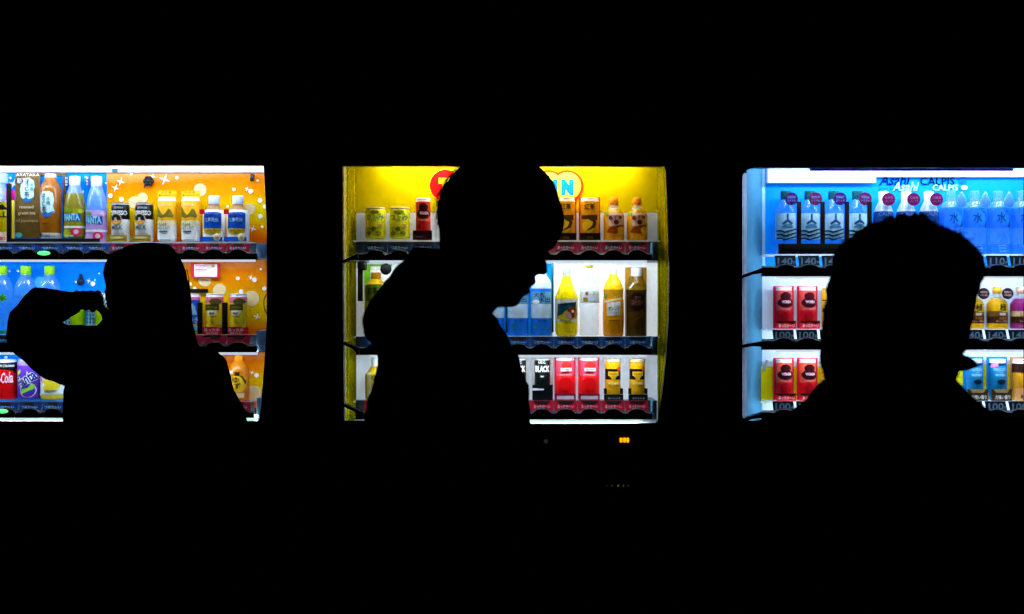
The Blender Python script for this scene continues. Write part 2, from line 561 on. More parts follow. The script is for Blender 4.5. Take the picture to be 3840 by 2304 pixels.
def shelf(root, org, x0, x1, base, top_black, bottom, centres, pitch, cards, text, lamp='rect', amp=6,
          tube=True, tube_m=None, tube_x=None, lipc='#2a3846', arms=None, tube_py=None, price=None, strip_m=None):
    """one display shelf: board, rail with a wavy upper edge, buttons, cards and the light tube under it"""
    bm = bmesh.new()
    yb0, yb1 = YR + 0.046, YPAN - 0.001
    z = Z(base, YP) - org[2] - 0.0006
    bm_box(bm, X(x0, YP) - org[0], X(x1, YP) - org[0], yb0, yb1, z - 0.004, z)
    sh = mesh_obj('shelf', bm, clear('#eef3f8', 0.75), root)
    # wavy rail
    def wave(px):
        best = min(centres, key=lambda c: abs(c - px))
        d = (px - best) / (pitch / 2)
        if abs(d) > 1: return top_black + amp
        return top_black - amp * math.cos(math.pi * d)
    N = max(8, int((x1 - x0) / 5))
    xs = [x0 + (x1 - x0) * i / N for i in range(N + 1)]
    pts = [(X(a, YR) - org[0], Z(wave(a), YR) - org[2]) for a in xs]
    pts += [(X(x1, YR) - org[0], Z(bottom, YR) - org[2]), (X(x0, YR) - org[0], Z(bottom, YR) - org[2])]
    bm = bm_prism(bmesh.new(), pts, YR, YR + 0.016)
    mesh_obj('rail', bm, RAILM, sh)
    # clear lip above the wave that catches the light
    bm = bmesh.new()
    prev = None
    for a in xs:
        w = wave(a)
        c = (bm.verts.new((X(a, YR) - org[0], YR - 0.001, Z(w + 2, YR) - org[2])),
             bm.verts.new((X(a, YR) - org[0], YR + 0.008, Z(w - 6, YR) - org[2])),
             bm.verts.new((X(a, YR) - org[0], YR + 0.017, Z(w - 3, YR) - org[2])))
        if prev:
            bm.faces.new((prev[0], c[0], c[1], prev[1])); bm.faces.new((prev[1], c[1], c[2], prev[2]))
        prev = c
    mesh_obj('lip', bm, paint(lipc, 0.22, 0.3, 120.0, 0.8, name='lip_plastic'), sh, 60)
    if not price:
        box_px('card_holder', x0, base + 2, x1, bottom - 2, YR + 0.0395, YR + 0.042, paint('#121a24', 0.8, spec=0.1), sh, org)
    # buttons and cards, one of each for every product
    for i, c in enumerate(centres):
        w = pitch * 0.36
        bt = [(c + w * math.cos(math.pi * t / 10), top_black + 10 - (amp + 11) * math.sin(math.pi * t / 10)) for t in range(11)]
        bt = [(X(a, YR - .008) - org[0], Z(b, YR - .008) - org[2]) for a, b in bt]
        bt += [(X(c - w, YR - .008) - org[0], Z(bottom - 4, YR - .008) - org[2]), (X(c + w, YR - .008) - org[0], Z(bottom - 4, YR - .008) - org[2])]
        mesh_obj('button', bm_prism(bmesh.new(), bt, YR - 0.009, YR - 0.0005), BLACK, sh)
        if cards[i] is None:
            continue
        hw = pitch / 2 - (5 if price else 2)
        yc0, yc1 = YR + 0.019, YR + 0.036       # leaning back so it faces up to the light
        zt, zb = Z(base + 3, yc1) - org[2], Z(top_black + amp, yc0) - org[2]
        bm = bmesh.new()
        xa, xb = X(c - hw, yc0) - org[0], X(c + hw, yc0) - org[0]
        v = [bm.verts.new(p) for p in ((xa, yc0, zb), (xb, yc0, zb), (xb, yc1, zt), (xa, yc1, zt),
                                       (xa, yc0 + .001, zb - .0005), (xb, yc0 + .001, zb - .0005), (xb, yc1 + .001, zt - .0005), (xa, yc1 + .001, zt - .0005))]
        for q in ((0, 1, 2, 3), (7, 6, 5, 4), (3, 2, 6, 7), (1, 5, 6, 2), (4, 0, 3, 7), (4, 5, 1, 0)):
            bm.faces.new([v[k] for k in q])
        cd = mesh_obj('price_card' if price else 'card', bm, paint(cards[i], 0.8, spec=0.08), sh)
        mats = []
        H = top_black + amp - base - 3
        pr = []
        if price:
            pr.append(('t', price[i], -4, H * 0.50, hw * 1.45, H * 0.62, paint('#506880', 0.6), {'bold': 0.02}))
            pr.append(('t', '円', hw * 0.82, H * 0.36, hw * 0.26, H * 0.28, paint('#7f9cb8', 0.4)))
        elif lamp == 'rect':
            pr.append(('r', -17, H * 0.70, 17, H * 0.99, BLACK))
        else:
            pr.append(('p', [(-32, H * 0.97)] + [(32 * math.cos(math.pi * (1 + t / 8)), H * 0.97 + 13 * math.sin(math.pi * (1 + t / 8))) for t in range(9)][1:], BLACK))
        if text and text[i]:
            pr.append(('t', text[i], 0, H * 0.51, hw * 1.45, H * 0.30, paint('#e89ab6' if cards[i][1] in '9abcdef' else '#78b4ea', 0.6), {'bold': 0.014}))
        bm = print_bm(pr, mats)
        for vv in bm.verts:
            t = vv.co.z / H
            yy = yc0 + (yc1 - yc0) * t
            vv.co = (X(c + vv.co.x, yy) - org[0], yy - 0.0008 - 0.0003 * vv.co.y, zb + (zt - zb) * t + 0.0004)
        mesh_obj('lettering', bm, mats, cd)
    if tube:
        tx = tube_x or (x0 + 4, x1 - 6)
        tube_lamp(sh, org, tx[0], tx[1], bottom - 7, tube_m, YR + 0.0225)
        box_px('lamp_diffuser', tx[0], bottom + 0.5, tx[1], bottom + 8.5, YR + 0.0105, YR + 0.0125, strip_m or DIFFUSER, sh, org)
    if arms:
        for (ax, ay), (bx, by) in arms:
            pts = [(ax, ay - 7), ((ax + bx) / 2, (ay + by) / 2 - 8), (bx, by - 9), (bx, by + 12), ((ax + bx) / 2, (ay + by) / 2 + 3), (ax, ay + 4)]
            bm = bm_prism(bmesh.new(), [(X(a, YR - .03) - org[0], Z(b, YR - .03) - org[2]) for a, b in pts], YR - 0.036, YR + 0.0)
            mesh_obj('shelf_arm', bm, RAILM, sh)
    return sh

def divider(sh, org, x0, y0, x1, y1, m=None, y=-0.03, name='divider'):
    return box_px(name, x0, y0, x1, y1, y, y + 0.008, m or BLACK, sh, org, 0.001)

DIFFUSER = glow('#dcecff', 0.85)
DIFFUSER_GREEN = glow('#c8f6e4', 0.9)
COOL = glow('#dff0ff', TUBE_K)
WARM = glow('#fff6e0', TUBE_K)
GREEN = glow('#e2fff0', TUBE_K)
RED, BLUE = '#780820', '#052860'

def frange(a, b, n):
    return [a + (b - a) * i / n for i in range(n + 1)]

# window outlines
win_l = [(-232, 620)] + [(x, 620) for x in (0, 300, 600)] + [(985, 620), (989, 625), (994, 720), (999, 840), (1003, 960), (1003, 1080), (1000, 1200), (994, 1320), (986, 1430), (979, 1520), (972, 1570), (966, 1580)] \
        + [(x, 1582) for x in (600, 300, 0)] + [(-232, 1582), (-240, 1300), (-242, 1000), (-240, 800)]
win_m = [(1285, 623), (1500, 623), (1800, 624), (2200, 624), (2490, 625), (2497, 640), (2503, 760), (2508, 900), (2510, 1050), (2507, 1200), (2500, 1320), (2489, 1430), (2478, 1520), (2468, 1580), (2462, 1589)] \
        + [(2200, 1591), (1900, 1591), (1500, 1583), (1290, 1580), (1288, 1400), (1285, 1100), (1284, 900)]
win_r = [(2784 + 42 * (1 - math.cos(a)), 672 - 42 * math.sin(a)) for a in [i * math.pi / 2 / 6 for i in range(7)]] \
        + [(3100, 630), (3500, 630), (3760, 630), (3995, 630), (4010, 650), (4012, 900), (4012, 1200), (4008, 1560), (3995, 1583)] \
        + [(3700, 1584), (3300, 1584), (3000, 1584), (2790, 1580), (2784, 1560), (2783, 1300), (2782, 1000), (2783, 800)]
xm0, xm1 = X(1150, YG), X(2640, YG)
ML, OL = machine('vending_machine', 'leftmost vending machine with blue and orange sparkling backdrop', xm0 - 1.205, xm0 - 0.012, win_l, '#16171a')
MM, OM = machine('vending_machine', 'middle vending machine with yellow backdrop and a round red logo', xm0, xm1, win_m, '#151517')
MR, OR = machine('vending_machine', 'rightmost vending machine with white interior and blue backdrop of water bottles', xm1 + 0.012, xm1 + 1.205, win_r, '#141517')

# ---- interior ceilings and floors (white reflector boards)
for R_, O_, x0, x1, t, b in ((ML, OL, -238, 1002, 620, 1584), (MM, OM, 1288, 2506, 624, 1590), (MR, OR, 2786, 4008, 630, 1585)):
    for nm, py, s in (('ceiling_board', t, 1), ('floor_board', b, -1)):
        yf = YG + 0.029
        up = 0.034 if s > 0 else -0.0035
        bm = bm_box(bmesh.new(), X(x0, yf) - O_[0], X(x1, yf) - O_[0], yf, YPAN + 0.006, Z(py, yf) - O_[2] + up, Z(py, yf) - O_[2] + up + 0.003)
        mesh_obj(nm, bm, paint('#e8edf2', 0.5, 0.05), R_)

# =================================================================== LEFT MACHINE
ORANGE = ramp_poster('poster_orange', [(0.0, '#c84000'), (0.16, '#d06200'), (0.34, '#d6aa00'), (0.5, '#dab400'), (0.68, '#cf8200'), (0.88, '#d46c00'), (1.0, '#e08a48')], 0.3, 2.0)
BLUEP = ramp_poster('poster_blue', [(0.0, '#1094f4'), (0.5, '#067ae8'), (0.8, '#046ce0'), (1.0, '#0880f0')], 0.6, 2.0)
CREAM = lit('#cdb98c', 0.4)
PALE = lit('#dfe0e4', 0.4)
rows_l = [(620, 912), (972, 1256), (1320, 1508)]
for i, (t, b) in enumerate(rows_l):
    xb = 401 if i != 1 else 520
    if i == 2: xb = 520
    pb = back_panel(ML, OL, -236, t + (28 if i == 0 else 2), xb - 1, b + 22, BLUEP)
    po = back_panel(ML, OL, xb, t + (20 if i == 0 else 2), 1012, b + 22, ORANGE)
    sp = []
    if i == 0:
        dots = [(557 - 64, 651, 6), (663, 667, 6), (421 - 8, 734, 9), (455, 748, 9), (535, 742, 19), (505, 760, 24), (750, 713, 24), (800, 780, 21), (877, 711, 6), (940, 718, 9), (853, 775, 6), (936, 785, 22), (975, 752, 9), (976, 812, 9), (983, 851, 5), (966, 678, 4), (994, 775, 9)]
        stars = [(452, 682, 18), (433, 706, 17), (617, 674, 24), (572, 662, 14), (926, 709, 12), (948, 858, 16), (350, 715, 14)]
        bl = [(38, 668, 5), (310, 720, 5), (372, 724, 11), (398, 687, 4), (322, 664, 4)]
        bs = [(50, 690, 22), (358, 716, 12)]
    elif i == 1:
        dots = [(712, 1066, 7), (768, 1050, 25), (823, 1089, 25), (892, 1045, 7), (954, 1050, 9), (904, 1094, 9), (943, 1120, 29), (733, 1110, 20), (991, 1083, 8), (978, 1010, 5), (730, 1082, 7)]
        stars = [(940, 1041, 13), (963, 1188, 16)]
        bl = [(68, 1017, 5), (348, 1065, 9), (284, 1058, 4), (356, 1051, 3), (372, 1026, 3), (150, 1060, 22)]
        bs = [(333, 1054, 11), (36, 1018, 8)]
    else:
        dots = [(874, 1373, 7), (962, 1408, 9), (950, 1475, 30)]
        stars = [(945, 1398, 12)]
        bl = [(22, 1341, 6)]
        bs = []
    for par, dd, ss, big in ((po, dots, stars, CREAM), (pb, bl, bs, lit('#49b0ff', 0.45))):
        for q, (x, y, r) in enumerate(dd):
            flat_print('bokeh_dot', [('e', x, y, r, r, big if r > 15 else PALE)], YPAN - 0.0006 - 0.0001 * q, par, OL)
        for q, (x, y, r) in enumerate(ss):
            flat_print('sparkle', [('s', x, y, r, r * 0.24, 4, 0.35, PALE)], YPAN - 0.0025 - 0.0001 * q, par, OL)
side_wall(ML, OL, 1004, 1013, 622, 1580, paint('#8fa3bb', 0.4))
side_wall(ML, OL, -240, -236, 622, 1580, paint('#8fa3bb', 0.4))
tube_lamp(ML, OL, -228, 976, 606, COOL, YR + 0.006, r=0.0065)
bm = bm_box(bmesh.new(), X(-236) - OL[0], X(992) - OL[0], YPAN - 0.02, YPAN - 0.001, Z(640) - OL[2], Z(608) - OL[2])
mesh_obj('lamp_cover', bm, lit('#dcebfa', 0.9), ML)

cl = [8, 97, 186, 284, 363, 452, 541, 627, 716, 803, 893]
cen1 = [14, 101, 189, 280, 363, 452, 541, 627, 716, 803, 892]
hot = 'あったか〜い'
cold = 'つめた〜い'
S1 = shelf(ML, OL, -236, 962, 911, 944, 974, [-75] + cen1, 88, [BLUE] * 6 + [RED] * 6, [cold] * 6 + [hot] * 6, tube_m=COOL, tube_x=(-230, 958), tube_py=976.5, lipc='#10161e')
S2 = shelf(ML, OL, -236, 962, 1255, 1292, 1322, [-75] + cen1[:5] + [452, 541, 627, 716, 805, 893], 88, [BLUE] * 6 + [RED] * 6, [cold] * 6 + [None] * 6, tube_m=COOL, tube_x=(-230, 966), tube_py=1324.5, lipc='#10161e')
S3 = shelf(ML, OL, -236, 952, 1506, 1541, 1568, [-66] + [22, 110, 198, 286, 374, 462, 550, 638, 726, 812, 896], 88, [BLUE] * 6 + [RED] * 6, [cold] * 6 + [hot] * 6, tube_m=GREEN, tube_x=(-230, 966), tube_py=1572, lipc='#10161e', strip_m=DIFFUSER_GREEN)
for s_, y0, y1 in ((S1, 912, 970), (S2, 1240, 1318), (S3, 1492, 1566)):
    box_px('end_bracket', 962, y0, 998 if s_ is not S3 else 976, y1, YR + 0.02, YPAN - 0.004, paint('#6c86a4', 0.4), s_, OL, 0.002)
# black strips and posts standing in front of the products
divider(S1, OL, 24, 689, 40, 911)
divider(S1, OL, 41, 895, 373, 913)
for a, b in ((43, 112), (131, 201), (229, 297), (307, 375)):
    divider(S1, OL, a, 913.5, b, 940, y=-0.052, name='sold_out_lamp')
divider(S2, OL, 740, 1135, 758, 1254)
divider(S2, OL, 832, 1135, 852, 1254)
divider(S2, OL, 711, 1084, 778, 1099, y=0.05, name='magnet_strip')
for a, b in ((761, 829), (852, 919)):
    divider(S2, OL, a, 1257, b, 1288, y=-0.052, name='sold_out_lamp')
# green select lamps
for s_, x, y in ((S1, 163, 950), (S3, 5, 1543)):
    bm = bmesh.new()
    bmesh.ops.create_uvsphere(bm, u_segments=16, v_segments=8, radius=1.0)
    for v in bm.verts:
        v.co = (X(x, YR - .014) - OL[0] + v.co.x * 0.019, YR - 0.011 + v.co.y * 0.004, Z(y, YR - .014) - OL[2] + v.co.z * 0.0062)
    mesh_obj('select_lamp', bm, glow('#58ff84', 1.6), s_, 60)

def flat_thing(name, label, cat, x0, y0, x1, y1, y, m, prints=None, th=0.0015, rot=0, group=None, bv=0.0):
    bm = bmesh.new()
    cx, cz = X((x0 + x1) / 2, y), Z(y1, y)
    w, h = (X(x1, y) - X(x0, y)) / 2, Z(y0, y) - Z(y1, y)
    bm_box(bm, -w, w, 0, th, 0, h)
    if bv: bevel(bm, bv, 2)
    o = mesh_obj(name, bm, m, None, 40 if bv else None)
    o.location = (cx, y, cz)
    o.rotation_euler = (0, math.radians(rot), 0)
    tag(o, label, cat, group)
    if prints:
        flat_print('print', prints, y - 0.0003, o, (cx, y, cz))
    return o

# --- tea card
BROWN = '#5c4418'
pw = paint('#e9e2d0'); ink = paint('#101418'); palecy = paint('#bfe3ea')
tc_ = empty('display_card', (X(150, 0.06), 0.06, Z(894, 0.06)))
tag(tc_, 'tall brown tea card with cut-out window behind the amber bottle', 'display card')
o_ = tuple(tc_.location)
for nm, r in (('left_panel', (57, 643, 151, 894)), ('top_bar', (151.5, 648, 246, 659)), ('right_bar', (235, 659.5, 246, 894))):
    q = box_px(nm, *r, 0.052, 0.0545, paint(BROWN, 0.5), tc_, o_)
    if nm == 'left_panel':
        flat_print('print', [
            ('t', 'AYATAKA', 104, 656, 88, 11, pw, {'bold': .01}),
            ('p', [(82, 669), (110, 667), (127, 678), (130, 700), (126, 715), (128, 735), (118, 752), (92, 753), (78, 738), (75, 712), (79, 698), (76, 684)], palecy),
            ('p', [(84, 748), (98, 740), (108, 748), (124, 741), (127, 742), (114, 757), (98, 760), (88, 755)], paint('#1f5fa8')),
            ('e', 73, 678, 14, 15, paint('#2c1430')), ('t', '新', 73, 678, 19, 21, pw),
            ('t', 'ほ', 102, 679, 15, 15, ink, {'bold': .02}), ('t', 'う', 101, 693, 12, 13, ink, {'bold': .02}), ('t', 'じ', 102, 708, 14, 16, ink, {'bold': .02}), ('t', '茶', 100, 729, 20, 20, ink, {'bold': .02}),
            ('t', '綾', 118, 693, 13, 13, paint('#2c5f70')), ('t', '鷹', 119, 709, 14, 14, paint('#2c5f70')),
            ('t', 'roasted', 99, 776, 52, 12, pw), ('t', 'green tea', 100, 802, 64, 13, pw), ('t', 'of Japanese', 101, 829, 82, 13, paint('#b7a37a')),
            ('e', 71, 882, 14, 10, paint('#3aa0a8'))], 0.0518, q, o_)

# --- bottles and cans, top row
WHT = paint('#f2f2ef', 0.4)
GREYW = paint('#cfd8e0', 0.4)
capw = paint('#d9e2ec', 0.5)
def bottle_prof(H, hw, capr, h_sh, h_neck):
    """straight body, round shoulder to a neck"""
    p = [(0, hw * .86), (3, hw * .96), (8, hw)]
    p += [(h_sh, hw)]
    for t in (0.25, 0.5, 0.75, 1.0):
        p.append((h_sh + (h_neck - h_sh) * t, capr + (hw - capr) * (1 - t) ** 0.8 * (1 - 0.25 * math.sin(math.pi * t))))
    p.append((H, capr * .95))
    return p
def can_prof(H, hw, taper=5):
    return [(0, hw * .86), (3, hw * .9), (7, hw), (H - 9, hw), (H - 4, hw * .93), (H, hw * .9)]

AMBER = clear('#c87a14', 0.82)
product('bottle', 'yellow lemon bottle with a clear top at the left picture edge', 'bottle', 2, 909,
        bottle_prof(236, 40, 19, 150, 205), [(150, clear('#f2d400', .8)), (300, clear('#ffffff', .35))],
        [('p', [(-40, 120), (-12, 176), (38, 120)], paint('#151408')), ('t', 'CLL', 12, 102, 44, 22, ink, {'bold': .03}), ('s', 0, 140, 20, 8, 4, 0, paint('#ffe600')),
         ('r', -38, 2, 34, 36, paint('#f5cdb8')), ('t', '1000', 10, 12, 40, 14, paint('#c0392b'), {'bold': .02})],
        cap=(226, 258, 27, clear('#e8f4ff', .6)))
flat_thing('sticker', 'magenta round sticker beside the black post of the upper left shelf', 'sticker', 22, 714, 55, 752, -0.012, paint('#d0187c'), bv=0.0006)
flat_thing('display_card', 'narrow yellow card strip left of the brown tea card', 'display card', 41, 740, 54, 894, 0.04, paint('#f0d51c'))
product('tea_bottle', 'amber roasted tea bottle with white cap inside the brown card', 'bottle', 190, 894,
        [(0, 36), (4, 39), (180, 39), (200, 33), (214, 22), (240, 20)], [(18, paint('#eae4d4')), (300, AMBER)],
        [('p', [(-20, 172), (6, 174), (20, 165), (24, 140), (20, 120), (25, 96), (10, 82), (-14, 84), (-26, 100), (-30, 130), (-28, 158)], palecy),
         ('p', [(-22, 92), (-8, 98), (4, 92), (22, 100), (24, 97), (10, 80), (-4, 76), (-16, 80)], paint('#1d66b4')),
         ('t', 'ほ', -14, 158, 16, 16, ink, {'bold': .02}), ('t', 'う', -14, 142, 13, 14, ink, {'bold': .02}), ('t', 'じ', -12, 126, 15, 17, ink, {'bold': .02}), ('t', '茶', -12, 106, 20, 20, ink, {'bold': .02}),
         ('t', '綾', 4, 146, 13, 13, paint('#2c5f70')), ('t', '鷹', 5, 130, 14, 14, paint('#2c5f70')),
         ('r', -20, 50, 8, 54, paint('#5a3206')), ('t', 'すいのような', 6, 6, 46, 7, ink), ('e', -30, 10, 10, 11, ink)],
        cap=(214, 241, 21, capw))
def fanta(cx, base, body, top, lab, hw, label, accent):
    H = base - 690 + 32
    f = (base - 660) / 234.0
    product('soda_bottle', label, 'bottle', cx, base,
            [(0, 35), (4, 40), (40 * f, 40), (70 * f, 38), (112 * f, 39.5), (126 * f, 38), (160 * f, 32), (185 * f, 24), (204 * f, 18), (230 * f, 17)],
            [(36 * f, lab), (44 * f, WHT), (112 * f, lab), (168 * f, body), (400, top)],
            [('p', [(-38, 64 * f), (30, 62 * f), (30, 90 * f), (-34, 90 * f)], paint('#123f92')),
             ('t', 'FANTA', -2, 77 * f, 58, 26 * f, paint('#8fd6f2'), {'bold': .05, 'rot': 3}),
             ('e', -18, 100 * f, 11, 7, paint('#4f8f1c')), ('e', 30, 100 * f, 8, 8, accent),
             ('e', 16, 22 * f, 17, 15, paint('#d8184c')), ('e', 16, 22 * f, 9, 9, paint('#f6c3cf')),
             ('e', -20, 16 * f, 18, 16, accent), ('r', -26, 3, 8, 10, paint('#bfe8d0'))],
            cap=(201 * f, 232 * f, 20, paint('#d2def0', .4)))
fanta(281, 894, clear('#b9a83a', .7), clear('#bfe6ff', .35), paint('#7f7a14'), 40, 'olive green soda bottle right of the brown tea card', paint('#b7b820'))
fanta(362, 911, clear('#9fd8ff', .5), clear('#bfe6ff', .35), paint('#b48fd0'), 40, 'lavender soda bottle beside the orange backdrop', paint('#dcb8ea'))
for x, y, lb in ((249, 682, 'left small purple NEW tag above the olive soda bottle'), (327, 680, 'right small purple NEW tag between the soda bottles')):
    flat_thing('new_tag', lb, 'tag', x - 6, y - 18, x + 7, y + 18, 0.045, paint('#22206e'),
               [('t', c, x, y - 13 + 12 * k * 1.05, 8, 9, paint('#d9def2'), {'bold': .03}) for k, c in enumerate('NEW')])
bm = bmesh.new()
bm_box(bm, -0.0095, 0.0095, -0.008, 0.004, -0.0055, 0.0055); bevel(bm, 0.002)
o = mesh_obj('panel_clip', bm, paint('#0f5a70', 0.3), None, 40); o.location = (X(433, .05), 0.05, Z(640, .05))
tag(o, 'small teal clip on the top edge of the orange poster', 'clip')
bm = bmesh.new()
for k in range(6):
    a = k * math.pi / 3
    bmesh.ops.create_uvsphere(bm, u_segments=10, v_segments=6, radius=0.0075, matrix=Matrix.Translation((0.0095 * math.cos(a), 0, 0.0095 * math.sin(a))))
bmesh.ops.create_uvsphere(bm, u_segments=10, v_segments=6, radius=0.0085, matrix=Matrix.Translation((0, -0.002, 0)))
bm_prism(bm, [(-0.012, -0.008), (-0.004, -0.012), (-0.014, -0.021)], -0.002, 0.002)
o = mesh_obj('flower_magnet', bm, paint('#15171c', 0.4), None, 60); o.location = (X(557, .05), 0.05, Z(680, .05))
tag(o, 'black flower-shaped magnet on the orange poster', 'magnet')
bm = bmesh.new()
bm_box(bm, -0.0058, 0.0058, -0.006, 0.004, -0.0115, 0.0115); bevel(bm, 0.003)
o = mesh_obj('panel_clip', bm, paint('#15181f', 0.3), None, 40); o.location = (X(946, .05), 0.05, Z(667, .05)); o.rotation_euler = (0, 0.06, 0)
tag(o, 'small dark clip near the top right corner of the orange poster', 'clip')

GOLD = paint('#b8932a', 0.3, 0.35, 120.0, metal=0.3)
def espresso(cx, label):
    def ex(root):
        card_part(root, 'gold_base', -42, 0, 36, 24, GOLD, prints=[('t', 'ちょいたすおいしさ', -2, 7, 60, 6, paint('#4a340a')), ('e', 0, 15, 26, 4, paint('#e8d48a'))])
    product('coffee_can', label, 'can', cx, 909, can_prof(143, 33.5), [(84, WHT), (140, paint('#0d0f12', .3)), (200, GREYW)],
            [('t', 'GEORGIA', 0, 128, 36, 8, GREYW), ('t', 'ESPRESSO', -2, 108, 64, 18, paint('#dfe6ea'), {'bold': .03}),
             ('e', -8, 84, 22, 22, paint('#c9a070')), ('e', -8, 84, 19, 19, paint('#14161a')), ('p', [(-26, 80), (10, 80), (6, 68), (-8, 65), (-22, 69)], paint('#e79a3c')),
             ('t', '&', -8, 84, 12, 14, WHT), ('t', 'MILK', -4, 54, 42, 16, paint('#2c4a52'), {'bold': .02}),
             ('t', '深いコク 微糖', 4, 30, 38, 5, paint('#6c7a80')), ('p', [(-32, 130), (-20, 136), (-18, 132), (-30, 125)], paint('#d0404c'))],
            lid=(143, 30, paint('#cfd8de', .25, metal=.9)), extra=ex)
espresso(452, 'left of the two black and white milk coffee cans')
espresso(541, 'right of the two black and white milk coffee cans')
def cafe(cx, label):
    def ex(root):
        card_part(root, 'top_sign', -36, 166, 34, 191, paint('#dda018'), dy=0.0, prints=[('t', 'ほっと一息', -4, 185, 38, 8, paint('#3c2b06'), {'bold': .02}), ('t', '香ふんわりラテックス', 0, 174, 62, 7, paint('#3c2b06'), {'bold': .02})])
    product('latte_can', label, 'can', cx, 907, can_prof(160, 34), [(60, WHT), (78, paint('#f3dfa8')), (152, paint('#e9a81c')), (200, WHT)],
            [('p', [(-33, 92), (-32, 128), (-26, 126), (-14, 104), (-6, 98), (2, 106), (12, 122), (20, 118), (30, 96), (26, 88), (6, 92), (-14, 88)], paint('#6f6420')),
             ('t', 'GEORGIA', -5, 136, 48, 10, paint('#f6e3b0'), {'bold': .01}), ('p', [(-16, 76), (-12, 80), (-8, 84), (-8, 79)], paint('#b5651d')),
             ('t', 'CAFÉ', -10, 64, 34, 12, paint('#5c5230'), {'bold': .01}), ('t', 'AU LAIT', -4, 50, 46, 12, paint('#6a624a')),
             ('r', -22, 33, 10, 39, paint('#2f5a50')), ('r', -20, 2, 20, 7, paint('#9fb0b6'))],
            lid=(160, 31, paint('#f0f2f4', .3)), extra=ex, sq=2.6)
cafe(627, 'left of the two gold and white latte cans')
cafe(716, 'right of the two gold and white latte cans')
def teamilk(cx, label):
    def ex(root):
        card_part(root, 'blue_base', -44, 0, 40, 16, paint('#0f58c8'))
        bm = bmesh.new(); bmesh.ops.create_uvsphere(bm, u_segments=14, v_segments=8, radius=14 * PS, matrix=Matrix.Translation((22 * PS, -0.04, 14 * PS)))
        mesh_obj('milk_ball', bm, paint('#cdb98f', .6), root, 60)
        card_part(root, 'red_tag', -44, 100, -24, 118, paint('#b01420'), dy=-0.038)
    product('milk_tea_bottle', label, 'bottle', cx, 907, [(0, 38), (4, 42), (100, 42), (116, 36), (126, 26), (134, 19), (142, 19), (150, 18), (170, 17)], [(118, paint('#f0ece6')), (300, clear('#e0b888', .8))],
            [('p', [(-33, 48), (33, 48), (33, 104), (22, 109), (-22, 109), (-33, 104)], paint('#0a45a8')),
             ('p', [(-33, 48), (33, 48), (30, 32), (16, 26), (-16, 26), (-30, 32)], paint('#b8971c')),
             ('t', '紅茶花伝', -2, 80, 52, 15, paint('#9fc6f0'), {'bold': .015}), ('t', 'ROYAL MILK', 0, 40, 46, 7, paint('#55430c')), ('t', 'TEA', 0, 31, 20, 6, paint('#55430c')), ('e', -4, 98, 6, 5, paint('#3a2a4a'))],
            cap=(144, 172, 21, capw), extra=ex)
teamilk(803, 'left of the two milk tea bottles with blue labels')
teamilk(893, 'right of the two milk tea bottles with blue labels')

# --- second row
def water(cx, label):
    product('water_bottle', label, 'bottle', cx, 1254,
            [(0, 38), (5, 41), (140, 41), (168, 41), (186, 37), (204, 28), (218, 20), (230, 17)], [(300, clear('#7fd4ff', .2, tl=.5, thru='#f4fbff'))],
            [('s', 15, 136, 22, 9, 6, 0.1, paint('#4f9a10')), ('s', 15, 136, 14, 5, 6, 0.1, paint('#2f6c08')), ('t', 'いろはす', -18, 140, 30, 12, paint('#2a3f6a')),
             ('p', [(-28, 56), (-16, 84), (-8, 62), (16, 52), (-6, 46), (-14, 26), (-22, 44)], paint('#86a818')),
             ('p', [(-22, 196), (-17, 204), (-26, 186), (-28, 178)], PALE), ('p', [(18, 204), (25, 192), (22, 186), (17, 196)], PALE), ('r', -40, 2, 40, 14, paint('#12925c'))],  # the pale shapes are highlights painted on the bottle shoulder
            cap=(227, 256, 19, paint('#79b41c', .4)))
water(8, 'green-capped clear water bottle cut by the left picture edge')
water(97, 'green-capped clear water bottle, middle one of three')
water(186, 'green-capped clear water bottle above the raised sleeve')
def lime(cx, label):
    product('lime_can', label, 'can', cx, 1254, can_prof(150, 41), [(104, paint('#a6d400')), (140, paint('#b8dce8')), (400, WHT)],
            [('r', -40, 34, 0, 112, paint('#a9d4e6'))] + [('r', -36 + 14 * (k % 3), 40 + 14 * (k // 3), -28 + 14 * (k % 3), 50 + 14 * (k // 3), paint('#2c6f92')) for k in range(15)] + [('p', [(-40, 20), (-6, 34), (0, 30), (-20, 14)], paint('#123f86'))],
            lid=(150, 37, paint('#e6eef0', .3)))
lime(278, 'lime green can seen under the raised hand, left of two')
lime(368, 'lime green can seen beside the chin, right of two')
bm = bmesh.new()
bmesh.ops.create_uvsphere(bm, u_segments=20, v_segments=10, radius=0.0115)
for v in bm.verts: v.co.y *= 0.5
bm_prism(bm, [(-0.004, 0.006), (0.008, 0.006), (0.004, 0.024), (-0.004, 0.024)], -0.003, 0.003)
o = mesh_obj('round_magnet', bm, paint('#131b30', .4), None, 50); o.location = (X(302, .052), 0.052, Z(1058, .052))
tag(o, 'dark round magnet with grip on the blue poster', 'magnet')
product('coffee_can', 'blue mountain coffee can half hidden by long dark hair', 'can', 714, 1254, can_prof(146, 36),
        [(16, GOLD), (30, paint('#27b4e8')), (40, paint('#c99a2c')), (128, paint('#1554c4')), (140, paint('#c86aa8')), (300, WHT)],
        [('p', [(0, 72), (8, 110), (14, 118), (24, 104), (30, 74)], paint('#8fc4f4')), ('t', 'ゆき', 20, 54, 26, 22, paint('#bfe0ff'), {'bold': .02})],
        lid=(146, 31, paint('#e8eef2', .3)))
